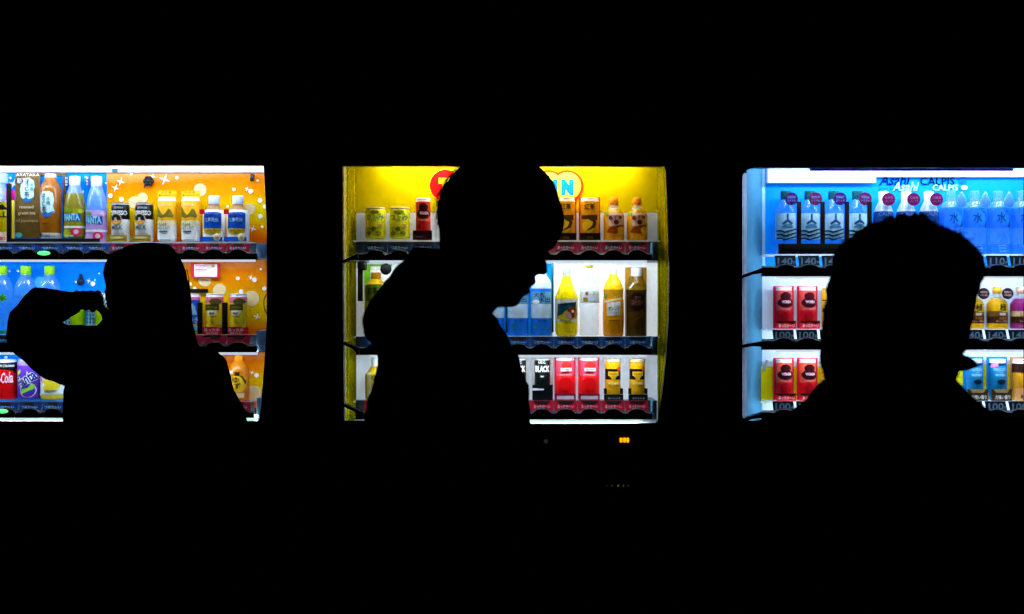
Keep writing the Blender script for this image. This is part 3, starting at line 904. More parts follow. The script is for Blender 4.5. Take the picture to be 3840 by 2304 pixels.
def gold(cx, label):
    def ex(root):
        card_part(root, 'red_base', -46, 0, 46, 26, paint('#c81424'), prints=[('t', 'あったか', 0, 17, 58, 12, paint('#ffe6ee'), {'bold': .04}), ('t', 'おいしい', 0, 6, 42, 7, paint('#ffe6ee'), {'bold': .02})])
        card_part(root, 'lemon_tag', 18, 22, 36, 38, paint('#d8c21c'), dy=-0.034)
    product('coffee_can', label, 'can', cx, 1254, can_prof(148, 33), [(28, paint('#33321a')), (118, paint('#e0bc1c', .3)), (140, paint('#d06a80')), (300, WHT)],
            [('e', 8, 122, 22, 12, paint('#5a4a1e')), ('r', -30, 90, 22, 112, paint('#35330f')), ('t', 'GEORGIA', -4, 101, 40, 10, paint('#a58f3a')),
             ('p', [(-22, 90), (16, 90), (10, 70), (-16, 70)], paint('#e4dfb0')), ('t', '微糖', -4, 78, 22, 9, paint('#1f3a34'), {'bold': .03}), ('r', -10, 46, 4, 62, paint('#a8901c'))],
            lid=(148, 31, paint('#e6e4e0', .3)), extra=ex)
gold(805, 'left of the two gold coffee cans with red base cards')
gold(894, 'right of the two gold coffee cans with red base cards')
SIGNM = paint('#c81e34')
flat_thing('notice_sign', 'red bordered white notice sign on the orange poster', 'sign', 716, 987, 824, 1043, 0.045, SIGNM,
           [('r', 728, 992, 814, 1038, paint('#f4dfe4')), ('r', 732, 994, 790, 1000, paint('#e0a8b4')), ('r', 732, 1010, 776, 1014, paint('#d886a0')), ('r', 732, 1018, 770, 1020, paint('#d8b0bc')),
            ('e', 798, 998, 8, 4, paint('#9a8a30'))])
bm = bmesh.new()
N = 28
for k in range(N):
    pass
ring = []
for k in range(N):
    a = 2 * math.pi * k / N
    row = []
    for q in range(6):
        b = 2 * math.pi * q / 6
        rr = 0.031 + 0.0022 * math.cos(b)
        row.append(bm.verts.new((rr * math.cos(a) * .8, 0.0022 * math.sin(b), rr * math.sin(a) * 1.25)))
    ring.append(row)
for k in range(N):
    for q in range(6):
        bm.faces.new((ring[k][q], ring[(k + 1) % N][q], ring[(k + 1) % N][(q + 1) % 6], ring[k][(q + 1) % 6]))
bmesh.ops.recalc_face_normals(bm, faces=bm.faces)
o = mesh_obj('ring_hook', bm, paint('#8a3a0a', .4), None, 60); o.location = (X(1020, .045), 0.045, Z(1140, .045))
tag(o, 'thin dark orange ring at the right edge of the orange poster', 'ring')

# --- third row
def can500(cx, label, zones, prints, base=1496, H=152, hw=43, name='soda_can', cat='can'):
    product(name, label, cat, cx, base, can_prof(H - 8, hw), zones, prints, lid=(H - 8, hw * .9, paint('#e6eef4', .25, metal=.6)))
can500(22, 'red and black cola can at the lower left', [(112, paint('#d40a10')), (138, paint('#0a0a0c')), (300, GREYW)],
       [('p', [(-42, 84), (-30, 104), (0, 114), (30, 108), (42, 96), (42, 112), (-42, 112)], paint('#0a0a0c')),
        ('p', [(-42, 80), (-30, 98), (0, 110), (30, 104), (42, 92), (42, 60), (-42, 60)], paint('#c20a12')),
        ('t', 'ZERO·CALORIE', 10, 125, 60, 8, WHT), ('t', 'Coca-Cola', -8, 78, 88, 40, paint('#f6dfe6'), {'bold': .02, 'shear': .45, 'rot': 6})])
can500(110, 'purple grape soda can beside the red cola can', [(126, paint('#5a2fb0')), (300, paint('#8a6fd0'))],
       [('e', 8, 34, 28, 28, paint('#e6dcf6')), ('e', 8, 34, 25.5, 25.5, paint('#4a2ea4')), ('p', [(-18, 26), (-12, 38), (10, 44), (22, 60), (32, 54), (30, 40), (8, 30), (-12, 20)], paint('#8fd83a')),
        ('t', 'Fanta', 0, 76, 76, 44, paint('#eef2ff'), {'bold': .09, 'rot': 32, 'shear': .15}), ('t', 'Fanta', 0, 76, 74, 42, paint('#142a78'), {'bold': .03, 'rot': 32, 'shear': .15}),
        ('p', [(-34, 92), (-30, 106), (-20, 112), (-16, 104), (-26, 90)], paint('#a8c81c')), ('r', -38, 0, 38, 8, paint('#3a2fa0'))], hw=43)
can500(197, 'white fruit drink can with yellow grapes', [(18, paint('#d8b820')), (104, paint('#e6f0ea')), (300, paint('#a8c8c0'))],
       [('e', -8 + 13 * (k % 4) - 6 * (k // 4 % 2), 78 - 12 * (k // 4), 8, 8, paint('#e8d430')) for k in range(16)] + [('e', -32, 76, 8, 9, paint('#c06a90')), ('r', -42, 16, 42, 22, paint('#b8c89a'))])
product('yuzu_bottle', 'golden yuzu drink bottle with orange cap at the lower right of the orange backdrop', 'bottle', 896, 1500,
        [(0, 34), (4, 39), (100, 39), (118, 35), (136, 26), (148, 16), (160, 15)], [(300, clear('#f5a81c', .75))],
        [('e', 4, 62, 32, 34, paint('#d9a010')), ('e', 4, 62, 30, 32, paint('#f6bc1c')), ('p', [(4, 94), (20, 92), (34, 70), (36, 56), (28, 62), (18, 84)], paint('#33400c')), ('r', -8, 92, 10, 106, paint('#1c2008')),
         ('t', 'ゆ', -4, 76, 26, 22, ink, {'bold': .04}), ('t', 'ず', 2, 54, 24, 24, ink, {'bold': .04}), ('r', -20, 10, 26, 28, paint('#f4d9a0')), ('r', -36, 98, -14, 110, paint('#e8c8a8'))],
        cap=(146, 168, 16, paint('#f08a14', .4)))
product('yuzu_bottle', 'golden drink bottle just behind the dark sleeve at the lower right of the orange backdrop', 'bottle', 806, 1500,
        [(0, 34), (4, 39), (100, 39), (118, 35), (136, 26), (148, 16), (160, 15)], [(300, clear('#f7b84a', .75))], [('r', -30, 30, 30, 80, paint('#f4c070'))],
        cap=(146, 168, 16, paint('#f08a14', .4)))

# =================================================================== MIDDLE MACHINE
YEL = lit('#b8a400', 0.05)
YELW = paint('#7d6e00', 0.8, 0.02, 4.0, spec=0.0)
pm = back_panel(MM, OM, 1336, 608, 2466, 797.5, YEL)
for sx0, sx1, t, b in ((1298, 1336, 624, 1590), ):
    pass
back_panel(MM, OM, 1336, 798, 2466, 985, lit('#c2d0e0', 0.25))
back_panel(MM, OM, 1336, 986, 2074, 1330, lit('#e4eef8', 0.6))
back_panel(MM, OM, 2074.5, 986, 2466, 1330, lit('#eef6fd', 1.3))
back_panel(MM, OM, 1336, 1331, 2466, 1585, lit('#d6e4f4', 0.85))
side_wall(MM, OM, 1298, 1335.5, 610, 1586, YELW, yf=-0.07)
side_wall(MM, OM, 1284, 1297.5, 612, 1586, paint('#b0a070', .6), yb=-0.0705)
side_wall(MM, OM, 2509, 2466.5, 610, 1588, YELW)
tube_lamp(MM, OM, 1440, 2372, 610, glow('#fff6e0', TUBE_K * 0.58), 0.026, r=0.007)
tube_lamp(MM, OM, 1440, 2372, 610, glow('#fff6e0', TUBE_K * 0.48), -0.05, r=0.007)
logo = [('e', 1671, 696, 63, 63, lit('#f6e020', .2)), ('e', 1671, 696, 60, 60, lit('#ee1212', .25)),
        ('p', [(1645, 668), (1700, 668), (1700, 690), (1684, 690), (1684, 730), (1658, 730), (1658, 690), (1645, 690)], lit('#f4d820', .3))]
for cxx in (1780, 1850, 1920, 1990, 2058, 2127):
    logo.append(('e', cxx, 699, 62, 62, lit('#e23c12', .25)))
for cxx in (1780, 1850, 1920, 1990, 2058, 2127):
    logo.append(('e', cxx, 699, 52, 52, lit('#fbe84a', .3)))
bl_ = lit('#0c7ad8', .3)
logo += [('r', 2074, 673, 2090, 734, bl_),
         ('p', [(2104, 676), (2108, 673), (2117, 673), (2121, 676), (2134, 695), (2134, 676), (2138, 673), (2148, 673), (2152, 676), (2152, 730), (2148, 734), (2140, 734), (2135, 731), (2121, 710), (2121, 730), (2117, 733), (2108, 733), (2104, 730)], bl_)]
flat_print('logo_print', logo, YPAN - 0.0008, pm, OM)

cm = [1408 + 89.2 * k for k in range(12)]
hotc = {1: RED}
C1 = [BLUE if k < 4 else RED for k in range(12)]
W1 = shelf(MM, OM, 1334, 2466, 905, 947, 977, cm, 89.2, ['#0a2040'] * 5 + ['#780a22'] * 7, [cold] * 5 + [hot] * 7, lamp='arc', amp=7, tube_m=COOL, tube_x=(1385, 2425), tube_py=980, arms=[((1284, 985), (1342, 962))])
W2 = shelf(MM, OM, 1334, 2466, 1261, 1299, 1332, cm, 89.2, ['#0a3876'] * 12, [cold] * 12, lamp='arc', amp=7, tube_m=COOL, tube_x=(1385, 2425), tube_py=1335, arms=[((1288, 1288), (1346, 1316))])
W3 = shelf(MM, OM, 1334, 2460, 1500, 1543, 1574, cm, 89.2, ['#b40c28'] * 12, [hot] * 12, lamp='arc', amp=7, tube_m=GREEN, tube_x=(1375, 2410), tube_py=1580, arms=[((1288, 1520), (1360, 1556))], strip_m=DIFFUSER_GREEN)
for s_, y0, y1 in ((W1, 908, 974), (W2, 1264, 1330), (W3, 1503, 1574)):
    box_px('end_bracket', 2446, y0, 2464, y1, YR - 0.002, YPAN - 0.004, paint('#4f7fa0', 0.35), s_, OM, 0.002)
# blue acrylic backing of the water rows with dark edges
flat_thing('blue_backing', 'cyan blue backing sheet behind the sports drink bottles', 'backing sheet', 1815, 990, 2070, 1260, 0.056, lit('#12a2ee', .45))
for x, y0 in ((2068, 975), (1895, 1000)):
    divider(W2, OM, x, y0, x + 8.5, 1247, paint('#0c4f66', .35), y=-0.028)
divider(W2, OM, 1341, 1012, 1360, 1130, paint('#2c1c08', .5), y=-0.03, name='dark_post')
bm = bm_box(bmesh.new(), -0.0135, 0.0135, -0.012, 0.012, -0.014, 0.014); bevel(bm, 0.006, 2)
o = mesh_obj('shelf_clamp', bm, paint('#14140f', .4), None, 50); o.location = (X(1358, -.03), -0.03, Z(997, -.03))
tag(o, 'dark rounded clamp at the left end of the middle shelf', 'clamp')
bm = bmesh.new(); bmesh.ops.create_uvsphere(bm, u_segments=24, v_segments=12, radius=0.0172)
for v in bm.verts: v.co.y *= 0.5
o = mesh_obj('round_magnet', bm, BLACK, None, 60); o.location = (X(1447, -.022), -0.022, Z(1010, -.022))
tag(o, 'black round magnet beside the dark jacket shoulder', 'magnet')

def green_can(cx, label):
    product('juice_can', label, 'can', cx, 896, can_prof(112, 39), [(300, paint('#e0dc20'))],
            [('e', 0, 98, 18, 8, paint('#7f8a14'))] +
            [('t', 'つぶ', -12, 76, 40, 24, paint('#0f8a68'), {'bold': .05, 'rot': -14}), ('t', 'み', 22, 80, 22, 26, paint('#0f8a68'), {'bold': .05, 'rot': 8})] +
            [('e', -22 + 19 * (k % 3), 34 - 16 * (k // 3), 10, 9, paint('#6f7a14' if k % 2 else '#a8b01c')) for k in range(6)] + [('r', 10, 40, 28, 52, paint('#b59a5a'))],
            lid=(112, 36, paint('#f0ead0', .3)))
green_can(1408, 'left of the two yellow green juice cans on the top yellow shelf')
green_can(1499, 'right of the two yellow green juice cans on the top yellow shelf')
def wonda(cx, base, label, H, body, dark, mid, hw=31, frame=None, strip=None, framem=None, name='coffee_can', fw=37):
    def ex(root):
        if frame:
            card_part(root, 'backing_card', -fw - 2, 0, fw + 2, H + 8, framem, dy=0.004)
        if strip:
            card_part(root, 'base_card', -fw, 0, fw, strip[0], strip[1], dy=-0.036, prints=strip[2] if len(strip) > 2 else None)
    product(name, label, 'can', cx, base, can_prof(H, hw), [(H * .45, body), (H * .94, mid), (400, paint('#f0c8cc'))],
            [('e', 2, H * .80, hw * .62, H * .10, dark), ('e', 2, H * .64, hw * .92, H * .12, dark), ('t', 'WONDA', 5, H * .66, hw * 1.15, H * .075, paint('#e8b8c4'), {'bold': .03}),
             ('t', 'MORNING SHOT', 4, H * .49, hw * 1.3, H * .04, paint('#e09aa4')), ('e', 0, H * .30, hw * .55, H * .12, paint('#a80c18'))],
            lid=(H, hw * .93, paint('#f6e6ea', .3)), extra=ex)
dk = paint('#2a0712')
wonda(1587, 903, 'dark red coffee can alone beside the back of the black hair', 154, paint('#8a1a12'), paint('#2a0508'), paint('#a82a14'), 28, strip=(36, paint('#22070c'), [('t', 'WONDA', -12, 12, 24, 6, paint('#8a5a60'))]), fw=36)
def tea_box(cx, label):
    def ex(root):
        card_part(root, 'backing_card', -40, 0, 40, 166, clear('#e05a14', .7), dy=0.004)
        card_part(root, 'base_card', -38, 0, 38, 29, paint('#1c0c08'), dy=-0.037, prints=[('t', '紅茶', 0, 12, 22, 9, paint('#8a6a1c'))])
    product('tea_can', label, 'can', cx, 906, can_prof(158, 35), [(148, paint('#e0900e')), (300, paint('#f2d8c0'))],
            [('t', '紅茶', -2, 128, 40, 22, ink, {'bold': .05}), ('p', [(-32, 96), (28, 98), (28, 78), (-32, 82)], paint('#4a2c10')), ('e', -6, 56, 24, 26, paint('#e8b820')),
             ('p', [(-8, 82), (14, 86), (24, 70), (18, 50), (-20, 34), (6, 56), (12, 70)], paint('#4a3410'))],
            lid=(158, 32, paint('#f4e4d4', .3)), extra=ex, sq=2.5)
tea_box(2122, 'orange tea can in an amber case beside the black hair fringe')
tea_box(2211, 'orange tea can in an amber case, second from the black hair fringe')
def honey(cx, label):
    product('honey_drink_bottle', label, 'bottle', cx, 904, [(0, 36), (4, 39), (96, 39), (108, 33), (116, 24), (122, 17), (140, 15), (146, 15)], [(102, paint('#dc9410')), (118, clear('#f0d020', .6)), (300, clear('#ffffff', .75))],
            [('p', [(-22, 100), (26, 100), (34, 80), (30, 60), (-14, 48), (-24, 60)], paint('#d8c0b8')), ('e', 6, 68, 10, 9, paint('#6a1810')), ('e', -16, 84, 6, 8, paint('#7a3020')), ('e', 22, 86, 6, 5, paint('#7a3020')),
             ('p', [(-30, 30), (-16, 52), (36, 58), (20, 30), (0, 24)], paint('#8a3a0a')), ('e', 24, 38, 14, 14, paint('#e0b018')), ('e', -28, 100, 7, 5, paint('#5a9a1c')), ('t', 'あずき', 2, 84, 40, 14, paint('#7a3020'), {'bold': .04, 'rot': 10})],
            cap=(138, 161, 16.5, paint('#e8881c', .4)))
honey(2302, 'left of the two honey drink bottles with orange caps')
honey(2389, 'right of the two honey drink bottles with orange caps')

# middle row
product('lemon_drink_bottle', 'yellow drink bottle with dark label below the black round magnet', 'bottle', 1410, 1260, bottle_prof(230, 43, 17, 190, 214), [(96, paint('#c9a010')), (190, paint('#d8c81c')), (400, paint('#f0b81c'))],
        [('r', -34, 130, 40, 194, paint('#5a6414')), ('t', 'お茶', -8, 168, 40, 30, paint('#0c1a14'), {'bold': .06})], cap=(212, 238, 19, paint('#c98a10')))
flat_thing('green_backing', 'green and white backing card behind the yellow drink bottle', 'backing card', 1366, 992, 1470, 1100, 0.056, lit('#7fd020', .35), [('r', 1389, 1000, 1470, 1070, lit('#ffffff', .5))])
aq1, aq2 = paint('#1a78ec'), paint('#d0e8fa')
def sports(cx, label, short=False):
    product('sports_drink_bottle', label, 'bottle', cx, 1259, [(0, 34), (5, 39), (170, 39), (196, 37), (212, 30), (226, 20), (236, 18)],
            [(66, aq1), (115, aq2), (116, WHT), (124, aq2), (160, paint('#8fc4e6')), (176, aq1), (200, aq2), (400, WHT)],
            [('r', -38, 118, 38, 164, paint('#6aa8d0')), ('t', '天然', -8, 152, 46, 20, paint('#0c3058'), {'bold': .05}), ('t', '水出', 10, 134, 44, 20, paint('#0a2446'), {'bold': .05}), ('e', -22, 126, 14, 8, paint('#e8f2f8')),
             ('t', 'すっきり', 4, 55, 34, 8, paint('#0c2a5c'), {'bold': .02}), ('e', -22, 34, 5, 9, paint('#3a8a3c')), ('t', 'おいしさ', 12, 28, 38, 9, paint('#1c9a6a'), {'bold': .02})],
            cap=(232, 254, 19, paint('#e4eef6')))
sports(1852, 'blue sports drink bottle mostly behind the throat of the person in profile')
sports(1942, 'blue sports drink bottle under the chin of the person in profile')
sports(2030, 'blue sports drink bottle in front of the nose of the person in profile')
product('lemonade_bottle', 'bright yellow cone-shouldered bottle with dark picture label', 'bottle', 2124, 1262, [(0, 32), (6, 39), (20, 42), (56, 42), (138, 43), (145, 44), (190, 26), (228, 13), (236, 13)],
        [(54, paint('#ffd800', .25)), (140, paint('#ccc9b8')), (400, paint('#ffdc00', .25))],
        [('r', -36, 66, 38, 118, paint('#c2a414')), ('p', [(-36, 76), (-32, 122), (36, 128), (34, 108), (-4, 98), (-20, 82)], paint('#0c3f50')), ('t', 'MIRACLE', 6, 121, 56, 12, paint('#0b1c30'), {'bold': .03, 'rot': 4}),
         ('e', 20, 92, 18, 22, paint('#6a3208')), ('e', 22, 94, 5, 6, paint('#f2dcc8')), ('e', 4, 74, 14, 18, paint('#c98f86')), ('e', 34, 84, 7, 9, paint('#d05020')), ('p', [(-30, 66), (-10, 84), (6, 62), (0, 58)], paint('#d8c010'))],
        cap=(232, 257, 13.5, paint('#b9c4cc', .4)))
product('clear_bottle', 'clear ribbed water bottle with a small pale label', 'bottle', 2210, 1259, [(0, 32), (5, 37)] + [(14 + 8 * k, 37 if k % 2 else 35) for k in range(12)] + [(120, 38), (170, 38), (190, 33), (206, 24), (216, 15), (226, 14)],
        [(400, clear('#f6fafd', .24))],
        [('r', -36, 122, 38, 166, paint('#d2dcd6')), ('e', -12, 157, 5, 7, paint('#c0305c')), ('r', -24, 126, -8, 142, paint('#a8783a')), ('t', '天然水', 16, 154, 34, 8, paint('#8fa09c')), ('r', 0, 128, 32, 146, paint('#c2ccd0'))],
        cap=(222, 244, 14, paint('#f4f6f8')))
flat_thing('price_tag', 'tiny yellow tag above the clear ribbed bottle', 'tag', 2196, 995, 2224, 1005, 0.05, paint('#e2dc14'))
product('orange_juice_bottle', 'orange juice bottle with white square label', 'bottle', 2300, 1261, [(0, 34), (6, 38), (60, 40), (130, 39), (150, 36), (168, 38), (176, 38), (200, 30), (224, 16), (232, 15)],
        [(140, paint('#f59600', .25)), (174, paint('#c98a14')), (400, paint('#ffc814', .25))],
        [('p', [(-34, 132), (34, 146), (34, 140), (-34, 124)], paint('#e8d8a0')), ('p', [(-26, 76), (22, 78), (24, 130), (-26, 124)], paint('#e6e2d8')), ('t', 'オレンジ', 0, 104, 42, 16, ink, {'bold': .06, 'rot': 4}), ('t', 'すっきり果汁', 0, 88, 36, 7, paint('#7a7a78')),
         ('r', -20, 56, 20, 60, paint('#9a5a0c')), ('e', -32, 150, 7, 9, paint('#6f8a14'))],
        cap=(226, 250, 14, paint('#c6d4d6', .4)))
def coffee_card(root):
    card_part(root, 'backing_card', -41, 0, 40, 258, paint('#b07a18'), dy=0.006)
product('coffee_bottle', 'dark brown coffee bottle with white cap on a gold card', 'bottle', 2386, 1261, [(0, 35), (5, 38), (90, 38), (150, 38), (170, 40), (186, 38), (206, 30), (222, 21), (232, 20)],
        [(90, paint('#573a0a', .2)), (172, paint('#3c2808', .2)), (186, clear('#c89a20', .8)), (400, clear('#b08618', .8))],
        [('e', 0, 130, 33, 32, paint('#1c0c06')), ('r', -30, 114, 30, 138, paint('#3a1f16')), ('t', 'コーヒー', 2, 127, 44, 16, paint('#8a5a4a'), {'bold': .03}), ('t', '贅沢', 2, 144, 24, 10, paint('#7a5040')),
         ('p', [(-10, 62), (12, 76), (26, 90), (20, 78), (-6, 58)], paint('#6a5418')), ('p', [(-30, 180), (-14, 200), (-10, 198), (-24, 178)], PALE)],  # pale sliver is a painted highlight on the shoulder
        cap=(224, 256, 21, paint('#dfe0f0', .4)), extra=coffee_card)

# bottom row
product('drink_bottle', 'yellow bottle low at the left end of the yellow machine', 'bottle', 1412, 1499, bottle_prof(140, 43, 18, 96, 126), [(110, paint('#d6b81c')), (300, paint('#d9a010'))],
        [('r', -34, 6, -16, 104, paint('#e6d8a0')), ('t', 'ゆず', 4, 84, 36, 24, ink, {'bold': .04}), ('r', -10, 60, 34, 72, paint('#b0a060'))], cap=(124, 166, 19, paint('#e4e8ea')))
def black_can(cx, label):
    def ex(root):
        card_part(root, 'backing_card', -40, 0, 40, 164, clear('#f2ece6', .75), dy=0.004)
        card_part(root, 'base_card', -38, 0, 38, 58, paint('#0a0f10'), dy=-0.034, prints=[('p', [(-38, 36), (4, 38), (6, 42), (-38, 46)], paint('#dfe4ea'))])
    product('black_coffee_can', label, 'can', cx, 1499, can_prof(152, 29), [(148, paint('#0c1110', .3)), (300, paint('#e8ece8'))],
            [('t', 'UCC', -2, 140, 26, 8, WHT, {'bold': .03}), ('t', 'BLACK', 0, 116, 54, 24, WHT, {'bold': .05}), ('e', -1, 88, 12, 12, paint('#3a4442')), ('e', -1, 88, 11, 11, paint('#0c1110')), ('t', '無糖', -1, 88, 14, 7, WHT, {'bold': .03})],
            extra=ex)
black_can(1944, 'black coffee can half hidden by the chest of the person in profile')
black_can(2034, 'black coffee can with large white lettering, fully in view')
def red_can(cx, label):
    def ex(root):
        card_part(root, 'backing_card', -40, 0, 40, 164, clear('#ff4a74', .7), dy=0.004)
        card_part(root, 'base_card', -39, 0, 38, 24, paint('#6a1430'), dy=-0.036, prints=[('r', -32, 4, 32, 17, paint('#c8b0be'))])
    product('red_coffee_can', label, 'can', cx, 1499, [(0, 33), (4, 36), (84, 37), (92, 34), (98, 36), (150, 35), (154, 33)], [(90, paint('#f0141c')), (148, paint('#f04a64')), (300, paint('#ffe8ee'))],
            [('e', 4, 130, 20, 13, paint('#d8281c')), ('r', -18, 108, 24, 120, paint('#f2d2d8')), ('t', 'WONDA', 3, 114, 34, 7, paint('#c02030')), ('e', 2, 104, 16, 4, paint('#7a0c10')), ('r', -22, 92, 24, 97, paint('#f6b0bc')), ('e', 0, 60, 26, 26, paint('#d80c10'))],
            lid=(153, 32, paint('#fff0f4', .3)), extra=ex)
red_can(2119, 'left of the two bright red coffee cans on the bottom shelf')
red_can(2208, 'right of the two bright red coffee cans on the bottom shelf')
def gold_can(cx, label):
    def ex(root):
        card_part(root, 'base_card', -36, 0, 36, 22, paint('#0c1512'), dy=-0.034, prints=[('t', 'おいしいよ', 2, 8, 46, 7, paint('#8fa0a0'), {'bold': .02})])
        for s in (-1, 1):
            card_part(root, 'base_clip', s * 30 - 6, 22.3, s * 30 + 6, 44, paint('#0c1512'), dy=-0.026)
    product('gold_coffee_can', label, 'can', cx, 1499, [(10, 16), (16, 26), (26, 29), (140, 29), (142, 31), (152, 31), (154, 29)], [(76, paint('#dca010')), (116, paint('#0b0b0a')), (141, paint('#e4a808')), (300, paint('#dcc49a'))],
            [('r', -19, 90, 20, 106, paint('#d8a018')), ('t', 'WONDA', 0, 98, 30, 7, paint('#2c2008')), ('s', 0, 84, 16, 8, 5, 0, paint('#c89014')), ('e', 22, 116, 8, 8, paint('#e84a20')), ('t', '金の微糖', 1, 62, 42, 10, paint('#f2dca0'), {'bold': .03}), ('t', 'GOLD BLEND', 0, 53, 40, 5, paint('#7a5408'))],
            extra=ex)
gold_can(2298, 'left of the two gold and black coffee cans on the bottom shelf')
gold_can(2389, 'right of the two gold and black coffee cans on the bottom shelf')

# amber price display and green indicator lamps on the lower door
amb = glow('#ffae00', 1.3)
for k, x in enumerate((2329, 2342, 2354)):
    bm = bm_prism(bmesh.new(), [(X(x + a, YG - .009) - OM[0], Z(1651 + b, YG - .009) - OM[2]) for a, b in ((-5.2, -7), (-3, -9), (3, -9), (5.2, -6), (5.2, 6), (3, 9), (-3, 9), (-5.2, 7))], YG - 0.0115, YG - 0.0085)
    mesh_obj('price_digit', bm, amb, MM)
for k, (x, e) in enumerate(((2275, .01), (2295, .025), (2318, .12), (2338, .05), (2356, .025))):
    bm = bmesh.new(); bmesh.ops.create_uvsphere(bm, u_segments=10, v_segments=6, radius=0.0032)
    for v in bm.verts:
        v.co += Vector((X(x, YG - .01) - OM[0], YG - 0.0095, Z(1822, YG - .01) - OM[2]))
    mesh_obj('indicator_lamp', bm, glow('#a8d820', e), MM, 60)
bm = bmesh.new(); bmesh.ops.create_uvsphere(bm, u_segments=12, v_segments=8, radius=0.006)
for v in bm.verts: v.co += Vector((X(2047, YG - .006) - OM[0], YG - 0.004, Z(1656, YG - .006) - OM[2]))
mesh_obj('card_reader_lamp', bm, glow('#c8c8b4', 0.03), MM, 60)  # faint highlight on the lower door, made as a dim glowing ball

# =================================================================== RIGHT MACHINE
WALLB = paint('#3f80a4', 0.6, 0.03, 4.0, spec=0.1)
pr = back_panel(MR, OR, 2870, 612, 4004, 1000, lit('#0a7ee8', 0.8))
back_panel(MR, OR, 2858, 1001, 4004, 1312, lit('#bccde4', 0.65))
back_panel(MR, OR, 2858, 1313, 4004, 1584, lit('#b8cae0', 0.6))
back_panel(MR, OR, 2846, 612, 2869.5, 1000, lit('#9fd0ee', 0.15), y=YPAN)
side_wall(MR, OR, 2801, 2858, 610, 1583, WALLB, yf=-0.07)
side_wall(MR, OR, 2784, 2800.5, 650, 1583, paint('#8f9cb4', .6), yb=-0.0705)
side_wall(MR, OR, 4010, 4003, 634, 1583, WALLB)
tube_lamp(MR, OR, 2915, 3990, 612, COOL, YR + 0.006, r=0.0095)
for xa, xb, yb in ((2890, 3296, 680), (3296.5, 4000, 658)):
    bm = bm_box(bmesh.new(), X(xa) - OR[0], X(xb) - OR[0], YPAN - 0.03, YPAN - 0.001, Z(yb) - OR[2], Z(616) - OR[2])
    mesh_obj('lamp_cover', bm, lit('#e2eefa', 1.0), MR)
hd = flat_thing('header_strip', 'thin purple poster edge along the top of the right machine window', 'poster', 3036, 628, 3800, 642, YG + 0.032, lit('#6a2090', .35),  # slight glow of its own stands in for lamp light on the strip
                [('r', 3045, 632, 3110, 640, paint('#2a3a8a')), ('r', 3200, 632, 3270, 640, paint('#5f8fb0')), ('r', 3310, 632, 3600, 640, paint('#22468a')), ('t', 'BLENDED AND ROASTED', 3700, 636, 150, 6, paint('#8f7ab8')), ('t', 'SPARKLING WATER', 3440, 636, 140, 6, paint('#5a7ac0'))])
flat_print('logo_print', [('t', 'Asahi', 3355, 676, 118, 40, paint('#001a80', .9, spec=0), {'bold': .02, 'shear': .3}), ('t', 'SOFT DRINKS', 3345, 709, 100, 8, paint('#0440a0', .9, spec=0)),
                          ('t', 'Asahi', 3396, 700, 100, 34, lit('#8fc8f8', .3), {'bold': .02, 'shear': .3}),
                          ('t', 'CALPIS', 3515, 680, 130, 30, paint('#02103c', .9, spec=0), {'bold': .015}), ('t', 'CALPIS', 3545, 704, 96, 22, lit('#a8d8fc', .35), {'bold': .02}),
                          ('e', 3611, 676, 14, 14, lit('#0a60d8', .3)), ('e', 3616, 704, 12, 9, lit('#dff0ff', .5))], YPAN - 0.004, pr, OR)
cr1 = [2948 + 88.4 * k for k in range(12)]
T1 = shelf(MR, OR, 2858, 4004, 956, 999, 1037, cr1, 88.4, ['#03101a'] * 12, None, amp=4, tube_m=COOL, tube_x=(2905, 3996), tube_py=1041, price=['140'] * 7 + ['110'] * 5, arms=[((2784, 1040), (2862, 1014))])
cr2 = [2940 + 88.8 * k for k in range(12)]
T2 = shelf(MR, OR, 2858, 4004, 1234, 1274, 1312, cr2, 88.8, ['#050e18'] * 12, None, amp=4, tube_m=COOL, tube_x=(2905, 3996), tube_py=1316, price=['100'] * 7 + ['140'] * 5, arms=[((2784, 1301), (2862, 1290))])
T3 = shelf(MR, OR, 2858, 4004, 1502, 1542, 1578, cr2, 88.8, ['#0c0c12'] * 12, None, amp=4, tube_m=COOL, tube_x=(2905, 3996), tube_py=1586, price=['100'] * 12, arms=[((2784, 1580), (2862, 1556))])
for x in (2989, 3078, 3169, 3254):
    divider(T1, OR, x, 757, x + 16, 914, paint('#0a0603', .8, spec=.1), y=-0.03)
divider(T1, OR, 2920, 914.5, 3270, 953, paint('#060503', .8, spec=.08), y=-0.032, name='black_strip')

